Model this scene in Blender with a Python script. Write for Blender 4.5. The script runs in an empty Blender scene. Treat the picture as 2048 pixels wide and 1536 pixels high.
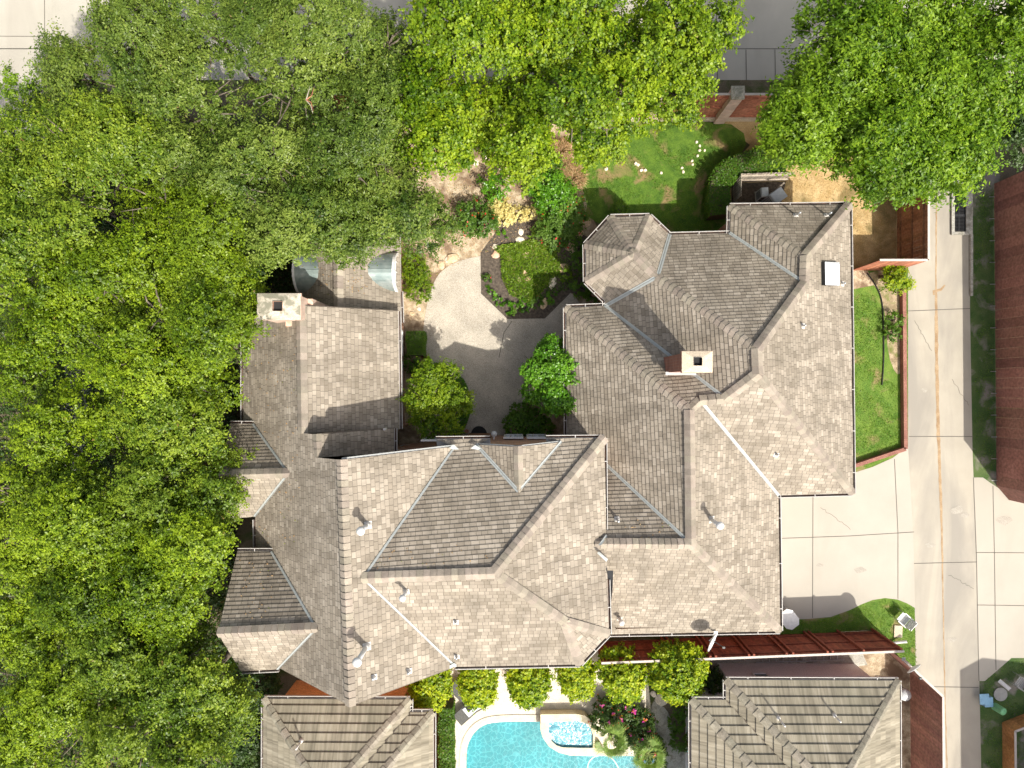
import bpy, math, random
import numpy as np
from mathutils import Vector, Matrix
from mathutils.geometry import tessellate_polygon
C = bpy.context.scene
COL = C.collection
# ---------------------------------------------------------------- camera
F, H = 1420.0, 32.0                      # focal length in photo pixels, height above the ground
NX, NY = 1040.0, 778.0                   # where the plumb line under the camera meets the picture
a = Vector(((NX-1024)/F, -(NY-768)/F, -1)).normalized()
ROT = a.rotation_difference(Vector((0, 0, -1))).to_matrix()
cd = bpy.data.cameras.new('camera'); cam = bpy.data.objects.new('camera', cd); COL.objects.link(cam)
cam.matrix_world = Matrix.Translation((0, 0, H)) @ ROT.to_4x4()
cd.sensor_width = 36; cd.lens = F/2048*36; cd.clip_end = 500; cd.clip_start = 0.5
C.camera = cam
# ---------------------------------------------------------------- light
SUN = Vector((.425, -.62, 1.0)).normalized()
EL = math.asin(SUN.z); AZ = math.atan2(SUN.x, SUN.y)
w = bpy.data.worlds.new('World'); C.world = w; w.use_nodes = True
nt = w.node_tree; bg = nt.nodes['Background']
sky = nt.nodes.new('ShaderNodeTexSky'); sky.sky_type = 'NISHITA'; sky.sun_disc = False
sky.sun_elevation = EL; sky.sun_rotation = AZ; sky.air_density = 1.0; sky.dust_density = 5.0; sky.ozone_density = 0.3
hs = nt.nodes.new('ShaderNodeHueSaturation'); hs.inputs['Saturation'].default_value = .62; nt.links.new(sky.outputs[0], hs.inputs['Color']); nt.links.new(hs.outputs[0], bg.inputs[0]); bg.inputs[1].default_value = 0.15
sl = bpy.data.lights.new('sun', 'SUN'); sl.energy = 4.3; sl.angle = math.radians(.55); sl.color = (1, .945, .85)
so = bpy.data.objects.new('sun', sl); COL.objects.link(so)
so.rotation_euler = (-SUN).to_track_quat('-Z', 'Y').to_euler()
C.view_settings.view_transform = 'Standard'; C.view_settings.look = 'None'
C.view_settings.exposure = 0.36; C.view_settings.gamma = 1
C.render.engine = 'CYCLES'
C.cycles.max_bounces = 6; C.cycles.transparent_max_bounces = 4

def P(px, py, z=0.0):
    d = ROT @ Vector(((px-1024)/F, -(py-768)/F, -1)); t = (z-H)/d.z
    return Vector((d.x*t, d.y*t, z))
RNG = random.Random(7)
R_ = RNG.uniform
# ---------------------------------------------------------------- helpers
def wloc(o):
    v = Vector((0, 0, 0))
    while o: v += o.location; o = o.parent
    return v
def tag(o, label=None, cat=None, group=None, kind=None):
    if label: o['label'] = label
    if cat: o['category'] = cat
    if group: o['group'] = group
    if kind: o['kind'] = kind
    return o
def thing(name, loc, label, cat, group=None):
    o = bpy.data.objects.new(name, None); COL.objects.link(o); o.location = loc; o.empty_display_size = .3
    return tag(o, label, cat, group)
def obj(name, verts, faces, mat, parent=None, uv=None, cols=None, smooth=False):
    """verts in world space; a top-level object gets its origin at its base"""
    vs = [Vector(v) for v in verts]
    if parent: off = wloc(parent); loc = Vector((0, 0, 0))
    else:
        n = len(vs); loc = Vector((sum(v.x for v in vs)/n, sum(v.y for v in vs)/n, min(v.z for v in vs))); off = loc
    me = bpy.data.meshes.new(name); me.from_pydata([v-off for v in vs], [], faces)
    if uv:
        l = me.uv_layers.new(name='UVMap'); k = 0
        for p in me.polygons:
            for li in p.loop_indices: l.data[li].uv = uv[me.loops[li].vertex_index]
    if cols:
        ca = me.color_attributes.new('Col', 'FLOAT_COLOR', 'POINT')
        for i, c in enumerate(cols): ca.data[i].color = (c[0], c[1], c[2], 1)
    me.materials.append(mat)
    if smooth: me.polygons.foreach_set('use_smooth', [True]*len(me.polygons))
    me.update()
    o = bpy.data.objects.new(name, me); COL.objects.link(o); o.location = loc; o.parent = parent
    return o
class MB:
    def __init__(s): s.v = []; s.f = []; s.uv = []; s.c = []
    def quad(s, pts, col=None):
        n = len(s.v); s.v += [Vector(p) for p in pts]; s.f.append(list(range(n, n+len(pts))))
        s.c += [col or (1, 1, 1)]*len(pts)
    def frame_box(s, o, ax, ay, az, col=None):
        """box with corner o and edge vectors"""
        n = len(s.v); o = Vector(o); ax = Vector(ax); ay = Vector(ay); az = Vector(az)
        s.v += [o, o+ax, o+ax+ay, o+ay, o+az, o+ax+az, o+ax+ay+az, o+ay+az]
        s.f += [[n+3, n+2, n+1, n], [n+4, n+5, n+6, n+7], [n, n+1, n+5, n+4], [n+1, n+2, n+6, n+5], [n+2, n+3, n+7, n+6], [n+3, n, n+4, n+7]]
        s.c += [col or (1, 1, 1)]*8
    def box(s, c, sx, sy, sz, rot=0, col=None, tilt=None):
        """box centred in xy on c, resting on c.z"""
        c = Vector(c); X = Vector((math.cos(rot), math.sin(rot), 0)); Y = Vector((-math.sin(rot), math.cos(rot), 0)); Z = Vector((0, 0, 1))
        if tilt: q = Matrix.Rotation(tilt[1], 3, tilt[0]); X = q@X; Y = q@Y; Z = q@Z
        s.frame_box(c-X*sx/2-Y*sy/2, X*sx, Y*sy, Z*sz, col)
    def bar(s, a, b, wx, wz, up=(0, 0, 1), col=None):
        a = Vector(a); b = Vector(b); d = b-a; u = Vector(up); x = d.cross(u)
        if x.length < 1e-6: x = d.cross(Vector((1, 0, 0)))
        x.normalize(); z = x.cross(d).normalized()
        s.frame_box(a-x*wx/2-z*wz/2, x*wx, d, z*wz, col)
    def tube(s, pts, rad, n=8, cap=True, col=None):
        pts = [Vector(p) for p in pts]; rings = []
        if not isinstance(rad, (list, tuple)): rad = [rad]*len(pts)
        for i, p in enumerate(pts):
            d = (pts[min(i+1, len(pts)-1)]-pts[max(i-1, 0)]).normalized()
            x = d.cross(Vector((0, 0, 1)));
            if x.length < 1e-3: x = Vector((1, 0, 0))
            x.normalize(); y = d.cross(x).normalized(); k = len(s.v); rings.append(k)
            for j in range(n):
                t = 2*math.pi*j/n; s.v.append(p+(x*math.cos(t)+y*math.sin(t))*rad[i]); s.c.append(col or (1, 1, 1))
        for a_, b_ in zip(rings, rings[1:]):
            for j in range(n): s.f.append([a_+j, a_+(j+1) % n, b_+(j+1) % n, b_+j])
        if cap: s.f.append([rings[0]+j for j in range(n)][::-1]); s.f.append([rings[-1]+j for j in range(n)])
    def lathe(s, c, prof, n=20, col=None):
        c = Vector(c); rings = []
        for r, z in prof:
            rings.append(len(s.v))
            for j in range(n): t = 2*math.pi*j/n; s.v.append(c+Vector((r*math.cos(t), r*math.sin(t), z))); s.c.append(col or (1, 1, 1))
        for a_, b_ in zip(rings, rings[1:]):
            for j in range(n): s.f.append([a_+j, a_+(j+1) % n, b_+(j+1) % n, b_+j])
        s.f.append([rings[-1]+j for j in range(n)]); s.f.append([rings[0]+j for j in range(n)][::-1])
    def build(s, name, mat, parent=None, smooth=False):
        return obj(name, s.v, s.f, mat, parent, cols=s.c, smooth=smooth)
# ---------------------------------------------------------------- materials
class NT:
    def __init__(s, name):
        s.m = bpy.data.materials.new(name); s.m.use_nodes = True; s.t = s.m.node_tree; s.b = s.t.nodes['Principled BSDF']
        s.tc = s.t.nodes.new('ShaderNodeTexCoord')
    def n(s, typ, **kw):
        x = s.t.nodes.new('ShaderNode'+typ)
        for k, v in kw.items(): setattr(x, k, v)
        return x
    def L(s, a, b): s.t.links.new(a, b)
    def val(s, sock, v):
        if hasattr(v, 'is_output') or isinstance(v, bpy.types.NodeSocket): s.L(v, sock)
        else: sock.default_value = v
    def math(s, op, a, b=0.0, c=None):
        x = s.n('Math', operation=op); s.val(x.inputs[0], a); s.val(x.inputs[1], b)
        if c is not None: s.val(x.inputs[2], c)
        return x.outputs[0]
    def noise(s, scale, detail=3, co=None, rough=.55, dist=0):
        x = s.n('TexNoise'); x.inputs['Scale'].default_value = scale; x.inputs['Detail'].default_value = detail
        x.inputs['Roughness'].default_value = rough; x.inputs['Distortion'].default_value = dist
        s.L(co or s.tc.outputs['Object'], x.inputs['Vector']); return x.outputs['Fac']
    def ramp(s, f, stops, interp='LINEAR'):
        x = s.n('ValToRGB'); s.L(f, x.inputs[0]); e = x.color_ramp.elements; x.color_ramp.interpolation = interp
        while len(e) < len(stops): e.new(.5)
        for i, (p, c) in enumerate(stops):
            e[i].position = p; e[i].color = (c, c, c, 1) if isinstance(c, (int, float)) else (*c, 1)
        return x.outputs[0]
    def mix(s, f, a, b, mode='MIX'):
        x = s.n('Mix', data_type='RGBA', blend_type=mode); s.val(x.inputs[0], f)
        for sock, v in ((x.inputs[6], a), (x.inputs[7], b)):
            if isinstance(v, tuple): sock.default_value = (*v, 1)
            else: s.L(v, sock)
        return x.outputs[2]
    def out(s, col, rough=.8, bump=None, bs=.3, bd=.02, spec=.5, metal=0):
        if isinstance(col, tuple): s.b.inputs['Base Color'].default_value = (*col, 1)
        else: s.L(col, s.b.inputs['Base Color'])
        s.val(s.b.inputs['Roughness'], rough); s.b.inputs['Specular IOR Level'].default_value = spec; s.b.inputs['Metallic'].default_value = metal
        if bump is not None:
            x = s.n('Bump'); x.inputs['Strength'].default_value = bs; x.inputs['Distance'].default_value = bd
            s.L(bump, x.inputs['Height']); s.L(x.outputs[0], s.b.inputs['Normal'])
        return s.m
def two(name, c1, c2, scale, rough=.8, lo=.35, hi=.65, big=None, bs=.3, bd=.02, fine=None, spec=.4, metal=0, attr=False):
    """noise blend between two colours, with an optional larger pattern of a third"""
    s = NT(name); f = s.noise(scale, 4); col = s.ramp(f, [(lo, c1), (hi, c2)])
    if fine: g = s.noise(fine, 2); col = s.mix(1.0, col, s.ramp(g, [(.3, .72), (.7, 1.28)]), 'MULTIPLY')
    if big: b = s.noise(big[1], 4, dist=.4); col = s.mix(s.ramp(b, [(big[2], 0.), (big[3], 1.)]), col, big[0])
    if attr: at = s.n('VertexColor'); at.layer_name = 'Col'; col = s.mix(1.0, col, at.outputs[0], 'MULTIPLY')
    return s.out(col, rough, s.noise(fine or scale*4, 3), bs, bd, spec, metal)
def plain(name, c, rough=.5, metal=0, spec=.5):
    s = NT(name); f = s.noise(9, 3); g = tuple(min(1, x*1.08) for x in c); h = tuple(x*.9 for x in c)
    return s.out(s.ramp(f, [(.3, h), (.7, g)]), rough, None, spec=spec, metal=metal)

def shingle_mat(name, cols, cw, rh, slot, stain):
    """asphalt shingle tabs: each tab its own granule tone; u runs along the course, v up the slope (metres)"""
    s = NT(name); uv = s.n('UVMap'); sep = s.n('SeparateXYZ'); s.L(uv.outputs[0], sep.inputs[0])
    u, v = sep.outputs[0], sep.outputs[1]
    row = s.math('FLOOR', s.math('DIVIDE', v, rh))
    def rnd(a, b, k):
        c = s.n('CombineXYZ'); s.val(c.inputs[0], a); s.val(c.inputs[1], b); c.inputs[2].default_value = k
        x = s.n('TexWhiteNoise', noise_dimensions='3D'); s.L(c.outputs[0], x.inputs['Vector']); return x.outputs['Value']
    x = s.math('ADD', s.math('DIVIDE', u, cw), s.math('MULTIPLY', rnd(row, 3., 1.3), 1.0))
    x = s.math('ADD', x, s.math('MULTIPLY', row, .5))
    cell = s.math('FLOOR', x); fr = s.math('FRACT', x)
    j = s.math('MULTIPLY', rnd(cell, row, 5.1), .45)
    cell2 = s.math('SUBTRACT', cell, s.math('LESS_THAN', fr, j))
    d = s.math('ABSOLUTE', s.math('SUBTRACT', fr, j))
    gap = s.math('LESS_THAN', d, slot)
    tone = rnd(cell2, row, 9.7)
    col = s.ramp(tone, cols)
    big = s.noise(.55, 4, dist=.5); col = s.mix(s.math('MULTIPLY', s.ramp(big, [(.45, 0.), (.68, 1.)]), .5), col, stain)
    mp = s.n('Mapping'); mp.inputs['Scale'].default_value = (1.6, .22, 1); s.L(uv.outputs[0], mp.inputs[0]); col = s.mix(1., col, s.ramp(s.noise(1., 4, co=mp.outputs[0]), [(.35, .86), (.62, 1.10)]), 'MULTIPLY')
    g = s.noise(130, 2); col = s.mix(1., col, s.ramp(g, [(.3, .78), (.7, 1.2)]), 'MULTIPLY')
    g2 = s.noise(1.8, 3); col = s.mix(1., col, s.ramp(g2, [(.35, .88), (.65, 1.1)]), 'MULTIPLY')
    shadow_seam = s.math('LESS_THAN', s.math('FRACT', s.math('DIVIDE', v, rh)), .075); gap = s.math('MAXIMUM', gap, shadow_seam)  # dark line at each course butt: painted shadow line with grime
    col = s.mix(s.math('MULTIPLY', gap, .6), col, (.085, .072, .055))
    return s.out(col, .9, s.math('SUBTRACT', s.math('MULTIPLY', tone, .6), gap), .45, .012, .25)
M = {}
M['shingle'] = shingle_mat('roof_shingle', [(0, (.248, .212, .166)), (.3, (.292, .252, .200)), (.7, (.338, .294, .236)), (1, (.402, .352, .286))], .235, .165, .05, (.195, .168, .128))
M['cap'] = two('ridge_cap_shingle', (.275, .236, .188), (.335, .290, .234), 3, .9, fine=110, attr=True)
M['valley'] = plain('valley_metal', (.44, .465, .45), .5, .2)
M['gutter'] = plain('gutter_white_paint', (.50, .48, .45), .5)
M['gutin'] = two('gutter_inside', (.05, .035, .03), (.12, .07, .05), 5, .9)
M['gutterr'] = plain('gutter_brown', (.20, .10, .075), .5)
def brick_mat(name, c1, c2, mortar, sc=1):
    s = NT(name); b = s.n('TexBrick'); b.inputs['Color1'].default_value = (*c1, 1); b.inputs['Color2'].default_value = (*c2, 1)
    b.inputs['Mortar'].default_value = (*mortar, 1); b.inputs['Scale'].default_value = 1; b.inputs['Brick Width'].default_value = .21; b.inputs['Row Height'].default_value = .075
    b.inputs['Mortar Size'].default_value = .008
    g = s.n('NewGeometry'); sx = s.n('SeparateXYZ'); s.L(s.tc.outputs['Object'], sx.inputs[0]); c = s.n('CombineXYZ')
    s.L(s.math('ADD', sx.outputs[0], sx.outputs[1]), c.inputs[0]); s.L(sx.outputs[2], c.inputs[1]); s.L(c.outputs[0], b.inputs['Vector'])
    col = s.mix(1., b.outputs['Color'], s.ramp(s.noise(3, 4), [(.3, .8), (.7, 1.15)]), 'MULTIPLY')
    return s.out(col, .85, b.outputs['Fac'], .4, -.006)
M['brick'] = brick_mat('orange_brick', (.42, .20, .12), (.50, .27, .17), (.45, .38, .32))
M['brickpink'] = brick_mat('pale_pink_brick', (.62, .40, .29), (.70, .50, .38), (.6, .55, .5))
M['brickdark'] = brick_mat('dark_red_brick', (.26, .085, .055), (.34, .13, .085), (.30, .22, .18))
M['mortar'] = two('chimney_crown_mortar', (.42, .38, .30), (.58, .52, .42), 5, .9, big=((.24, .23, .17), 3, .48, .60), fine=30)
M['crown'] = two('chimney_crown_clean', (.50, .42, .31), (.60, .51, .385), 3, .9, fine=40)
M['black'] = plain('flat_black', (.02, .02, .02), .9)
M['white'] = plain('white_paint', (.80, .79, .76), .45)
M['trim'] = plain('house_trim', (.36, .37, .36), .6); M['edge'] = plain('drip_edge', (.16, .13, .10), .7)
M['glass'] = plain('window_glass', (.10, .13, .15), .08, 0, 1.0)
M['steel'] = plain('galvanised_steel', (.55, .57, .58), .35, .7)
M['vent'] = plain('vent_pipe_paint', (.72, .72, .70), .5)
M['boot'] = plain('vent_flashing', (.68, .66, .62), .5)
M['patina'] = two('patina_metal', (.24, .31, .30), (.36, .42, .40), 2.2, .42, metal=.5, big=((.50, .54, .52), 1.4, .5, .7))
M['skylight'] = plain('skylight_acrylic', (.86, .89, .92), .25)
M['dirt'] = two('bare_soil', (.30, .195, .12), (.50, .37, .26), 1.4, .95, big=((.16, .105, .07), .8, .52, .66), fine=22, bs=.5)
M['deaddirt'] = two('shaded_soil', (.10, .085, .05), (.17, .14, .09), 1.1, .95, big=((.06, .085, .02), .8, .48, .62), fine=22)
M['garden'] = two('garden_soil', (.34, .26, .165), (.53, .435, .305), 3.4, .95, lo=.40, hi=.60, big=((.20, .135, .085), 1.1, .48, .60), fine=24, bs=.8)
M['sidebed'] = two('side_bed_soil', (.26, .20, .115), (.42, .33, .215), 3.4, .95, lo=.40, hi=.60, big=((.13, .16, .03), 1.5, .50, .62), fine=24, bs=.8)
M['mulch'] = two('bark_mulch', (.060, .048, .038), (.14, .112, .085), 9, .95, fine=40, bs=.8, bd=.03)
M['grass'] = two('lawn_green', (.055, .125, .010), (.11, .20, .018), 2.6, .85, big=((.26, .19, .085), .9, .53, .64), fine=26, bs=.7, bd=.04)
M['grass2'] = two('lawn_side', (.075, .155, .014), (.14, .22, .028), 2.0, .85, big=((.25, .20, .085), 1.0, .54, .66), fine=26, bs=.7, bd=.04)
M['drygrass'] = two('dry_lawn', (.40, .275, .115), (.55, .41, .21), 1.7, .95, big=((.22, .17, .07), .7, .50, .66), fine=26, bs=.6)
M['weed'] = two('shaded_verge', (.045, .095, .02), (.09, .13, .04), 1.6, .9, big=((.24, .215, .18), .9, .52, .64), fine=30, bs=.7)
def conc(name, c1, c2, sc, stain, lo, hi, rough=.85):
    s = NT(name); col = s.ramp(s.noise(sc, 5), [(.3, c1), (.7, c2)])
    mp = s.n('Mapping'); mp.inputs['Scale'].default_value = (1, .22, 1); s.L(s.tc.outputs['Object'], mp.inputs[0])
    st = s.noise(.55, 5, co=mp.outputs[0], dist=.6); col = s.mix(s.math('MULTIPLY', s.ramp(st, [(lo, 0.), (hi, 1.)]), .85), col, stain)
    col = s.mix(1., col, s.ramp(s.noise(60, 2), [(.3, .93), (.7, 1.06)]), 'MULTIPLY')
    return s.out(col, rough, s.noise(70, 2), .15, .01)
M['drive'] = conc('driveway_concrete', (.395, .362, .305), (.445, .408, .343), .7, (.39, .36, .30), .47, .66)
M['alley'] = conc('alley_concrete', (.37, .335, .270), (.43, .392, .320), .8, (.27, .25, .215), .44, .62)
M['street'] = conc('street_concrete', (.40, .375, .31), (.46, .43, .36), .6, (.34, .31, .26), .50, .72)
M['stain'] = two('oil_stain', (.335, .308, .26), (.385, .355, .30), 3, .85, fine=30)
M['joint'] = plain('joint_line', (.13, .12, .10), .9)
M['rust'] = two('alley_drain_stain', (.30, .20, .11), (.42, .31, .19), 3, .9, fine=40)
s = NT('exposed_aggregate'); vo = s.n('TexVoronoi'); vo.inputs['Scale'].default_value = 75; s.L(s.tc.outputs['Object'], vo.inputs[0])
sp = s.n('SeparateColor'); s.L(vo.outputs['Color'], sp.inputs[0])
ag = s.ramp(sp.outputs[0], [(0, (.25, .215, .165)), (.3, (.42, .375, .305)), (.65, (.49, .44, .36)), (1, (.66, .61, .52))])
ag = s.mix(1., ag, s.ramp(s.noise(.9, 4), [(.35, .82), (.65, 1.12)]), 'MULTIPLY'); M['aggregate'] = s.out(ag, .9, vo.outputs['Distance'], .5, .01)
M['deck'] = two('pool_deck_stone', (.60, .53, .42), (.70, .63, .51), 2, .85, big=((.50, .46, .38), 2.2, .54, .7), fine=30)
M['coping'] = two('pool_coping', (.66, .55, .36), (.74, .65, .47), 3, .8, fine=30)
M['path'] = two('concrete_path', (.34, .33, .29), (.46, .44, .38), 2, .9, big=((.22, .21, .17), 3, .5, .68), fine=20)
M['woodred'] = two('red_stained_fence', (.20, .048, .026), (.29, .082, .044), 1.2, .8, fine=8, attr=True)
M['woodpink'] = two('faded_red_fence', (.42, .15, .085), (.52, .22, .13), 1.2, .8, fine=8, attr=True)
M['woodbrown'] = two('old_brown_fence', (.22, .105, .05), (.33, .17, .085), 1.1, .85, fine=9, attr=True)
M['woodmaroon'] = two('maroon_fence', (.25, .115, .085), (.31, .15, .115), 1.2, .8, fine=8, attr=True)
M['woodgrey'] = two('weathered_grey_wood', (.34, .29, .23), (.48, .42, .34), 2, .9, fine=14, attr=True)
M['woodcedar'] = two('cedar_boards', (.38, .19, .06), (.50, .27, .10), 1.2, .85, fine=10, attr=True)
M['fencetop'] = plain('bleached_board_ends', (.55, .48, .42), .9)
M['stucco'] = two('pale_stucco', (.86, .86, .86), (.89, .89, .89), 2, .9, fine=40)
M['orange'] = two('terracotta_painted_siding', (.66, .30, .12), (.74, .36, .16), 2, .8, fine=20)
M['rock'] = two('pale_rock', (.56, .48, .38), (.72, .65, .54), 4, .9, fine=30, attr=True)
M['timber'] = two('maroon_timber_edging', (.23, .10, .075), (.31, .15, .11), 3, .85, fine=20)
M['darkmetal'] = plain('dark_metal', (.035, .036, .038), .45, .3)
M['sling'] = two('lounger_sling', (.075, .075, .07), (.12, .12, .11), 30, .8)
M['plastic'] = plain('white_plastic', (.74, .74, .72), .35)
M['blue'] = plain('pale_blue_plastic', (.22, .42, .58), .45)
M['green'] = plain('green_corrugated_plastic', (.18, .46, .22), .45)
M['grey'] = plain('grey_plastic', (.36, .35, .33), .6)
M['acwhite'] = plain('ac_enamel', (.60, .63, .64), .4)
M['mat'] = two('door_mat_fibre', (.018, .018, .018), (.04, .04, .038), 30, .95)
M['bark'] = two('tree_bark', (.10, .08, .06), (.20, .17, .13), 6, .95, fine=20, bs=.6)
def tilem():
    s = NT('concrete_roof_tile'); uv = s.n('UVMap'); mp = s.n('Mapping'); mp.inputs['Scale'].default_value = (9, .55, 1); s.L(uv.outputs[0], mp.inputs[0])
    st = s.noise(1., 5, co=mp.outputs[0]); col = s.ramp(st, [(.32, (.175, .155, .115)), (.5, (.27, .24, .18)), (.68, (.37, .335, .26))])
    big = s.noise(.5, 4); col = s.mix(s.math('MULTIPLY', s.ramp(big, [(.45, 0.), (.7, 1.)]), .5), col, (.19, .18, .13))
    sq = s.n('SeparateXYZ'); s.L(uv.outputs[0], sq.inputs[0]); cq = s.n('CombineXYZ'); s.L(s.math('FLOOR', s.math('DIVIDE', sq.outputs[0], .29)), cq.inputs[0]); s.L(s.math('FLOOR', s.math('DIVIDE', sq.outputs[1], .34)), cq.inputs[1])
    wq = s.n('TexWhiteNoise', noise_dimensions='2D'); s.L(cq.outputs[0], wq.inputs['Vector']); col = s.mix(1., col, s.ramp(wq.outputs['Value'], [(0, .84), (1, 1.14)]), 'MULTIPLY')
    sep = s.n('SeparateXYZ'); s.L(uv.outputs[0], sep.inputs[0]); x = s.math('ABSOLUTE', s.math('SUBTRACT', s.math('FRACT', s.math('DIVIDE', sep.outputs[0], .29)), .5))
    return s.out(col, .9, s.math('MULTIPLY', x, 1.), .5, .03, .2)
M['tile'] = tilem()
M['tilecap'] = two('roof_tile_cap', (.22, .195, .15), (.33, .30, .235), 3, .9, fine=40, attr=True)
s = NT('pool_water'); wv = s.n('TexVoronoi', feature='SMOOTH_F1'); wv.inputs['Scale'].default_value = 5.5
no = s.n('TexNoise'); no.inputs['Scale'].default_value = 3; s.L(s.tc.outputs['Object'], no.inputs[0]); s.L(s.mix(.25, s.tc.outputs['Object'], no.outputs['Color']), wv.inputs[0])
s.b.inputs['Base Color'].default_value = (.9, 1, 1, 1); s.b.inputs['Roughness'].default_value = .03; s.b.inputs['IOR'].default_value = 1.33; s.b.inputs['Transmission Weight'].default_value = 1.
bm_ = s.n('Bump'); bm_.inputs['Strength'].default_value = .35; bm_.inputs['Distance'].default_value = .05; s.L(wv.outputs['Distance'], bm_.inputs['Height']); s.L(bm_.outputs[0], s.b.inputs['Normal']); M['water'] = s.m
def ripple_plaster(name, c1, c2, sc):  # bright cell edges paint rippled light into the plaster colour
    s = NT(name); wv = s.n('TexVoronoi', feature='DISTANCE_TO_EDGE'); wv.inputs['Scale'].default_value = sc
    no = s.n('TexNoise'); no.inputs['Scale'].default_value = 2.5; s.L(s.tc.outputs['Object'], no.inputs[0]); s.L(s.mix(.22, s.tc.outputs['Object'], no.outputs['Color']), wv.inputs[0])
    return s.out(s.mix(1., s.ramp(wv.outputs['Distance'], [(0, c2), (.12, c1)]), s.ramp(s.noise(.8, 4), [(.35, .86), (.62, 1.12)]), 'MULTIPLY'), .4)
M['poolfloor'] = ripple_plaster('pool_plaster_caustics', (.035, .40, .46), (.13, .62, .66), 5.5)
M['spafloor'] = ripple_plaster('spa_plaster_caustics', (.06, .22, .26), (.30, .50, .52), 7)

s = NT('spa_water'); no = s.n('TexNoise'); no.inputs['Scale'].default_value = 2.2; s.L(s.tc.outputs['Object'], no.inputs[0])
wn = s.noise(6.5, 3, co=s.mix(.35, s.tc.outputs['Object'], no.outputs['Color']), dist=2.2); fc = s.ramp(wn, [(.57, 0.), (.63, 1.)])
s.L(s.mix(fc, s.ramp(wn, [(.35, (.05, .20, .26)), (.5, (.12, .36, .42))]), (.60, .70, .74)), s.b.inputs['Base Color']); s.b.inputs['Roughness'].default_value = .12  # pale streaks in the colour paint glints as well as foam
b2 = s.n('Bump'); b2.inputs['Strength'].default_value = .5; b2.inputs['Distance'].default_value = .05; s.L(wn, b2.inputs['Height']); s.L(b2.outputs[0], s.b.inputs['Normal']); M['spawater'] = s.m
def leafmat(name, dark, mid, light, odd, oddp=.04, trans=.3, rough=.42):
    s = NT(name); at = s.n('VertexColor'); at.layer_name = 'Col'; sp = s.n('SeparateColor'); s.L(at.outputs[0], sp.inputs[0])
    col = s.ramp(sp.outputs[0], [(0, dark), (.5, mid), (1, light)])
    col = s.mix(s.math('GREATER_THAN', sp.outputs[1], 1-oddp), col, odd)
    pale = tuple(x*.5+y*.5 for x, y in zip((mid[0]*1.5, mid[1]*1.25, mid[2]*1.2+.02), light)); col = s.mix(s.math('MULTIPLY', sp.outputs[2], .42), col, pale)
    s.L(col, s.b.inputs['Base Color']); s.b.inputs['Roughness'].default_value = rough; s.b.inputs['Specular IOR Level'].default_value = .30
    tr = s.n('BsdfTranslucent'); s.L(s.mix(1., col, (1.5, 1.5, .6), 'MULTIPLY'), tr.inputs[0]); mx = s.n('MixShader'); mx.inputs[0].default_value = trans
    out = s.t.nodes['Material Output']; s.L(s.b.outputs[0], mx.inputs[1]); s.L(tr.outputs[0], mx.inputs[2]); s.L(mx.outputs[0], out.inputs[0])
    return s.m
LM = {}
LM['oak'] = leafmat('live_oak_leaf', (.032, .068, .007), (.096, .162, .018), (.235, .305, .050), (.20, .13, .06), .03)
LM['oaky'] = leafmat('yellow_oak_leaf', (.034, .074, .003), (.122, .205, .006), (.30, .40, .018), (.22, .16, .04), .03)
LM['oakm'] = leafmat('mid_oak_leaf', (.032, .070, .005), (.105, .182, .010), (.265, .345, .028), (.24, .17, .05), .03)
LM['elm'] = leafmat('elm_leaf', (.036, .088, .003), (.122, .215, .006), (.32, .42, .018), (.27, .24, .04), .05, .35)
LM['redoak'] = leafmat('bright_oak_leaf', (.032, .088, .003), (.110, .215, .006), (.27, .40, .020), (.25, .22, .05), .03, .35)
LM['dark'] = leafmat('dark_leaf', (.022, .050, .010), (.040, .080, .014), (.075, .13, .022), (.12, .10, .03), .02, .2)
LM['shrub'] = leafmat('shrub_leaf', (.038, .10, .007), (.080, .175, .012), (.15, .27, .022), (.20, .22, .04), .04)
LM['lime'] = leafmat('lime_leaf', (.065, .150, .004), (.20, .30, .006), (.46, .52, .015), (.42, .40, .03), .08, .35)
LM['holly'] = leafmat('glossy_leaf', (.038, .130, .006), (.080, .215, .010), (.16, .34, .022), (.25, .28, .06), .03, .25, .3)
LM['redflower'] = leafmat('red_bloom_leaf', (.045, .11, .012), (.085, .17, .02), (.15, .25, .04), (.62, .03, .03), .10, .3)
LM['yellow'] = leafmat('yellow_shrub_leaf', (.48, .40, .12), (.64, .55, .22), (.76, .68, .34), (.30, .30, .05), .08, .25)
LM['mixflower'] = leafmat('mixed_bloom_leaf', (.035, .07, .015), (.06, .12, .02), (.11, .19, .03), (.62, .12, .05), .10, .3)
LM['pinkflower'] = leafmat('pink_petal', (.55, .03, .30), (.70, .06, .42), (.75, .30, .50), (.8, .35, .02), .3, .3)
LM['straw'] = leafmat('straw_blade', (.25, .15, .07), (.42, .27, .13), (.58, .42, .24), (.20, .22, .06), .15, .2, .8)
LM['blade'] = leafmat('grass_blade', (.065, .15, .010), (.11, .23, .015), (.19, .30, .03), (.28, .25, .08), .06, .4)
LM['palm'] = leafmat('palm_leaf', (.09, .17, .03), (.17, .27, .05), (.28, .38, .10), (.35, .38, .15), .1, .3)
LM['cover'] = leafmat('ground_cover_leaf', (.075, .16, .010), (.16, .27, .018), (.28, .38, .04), (.30, .28, .08), .05, .3)

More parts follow.
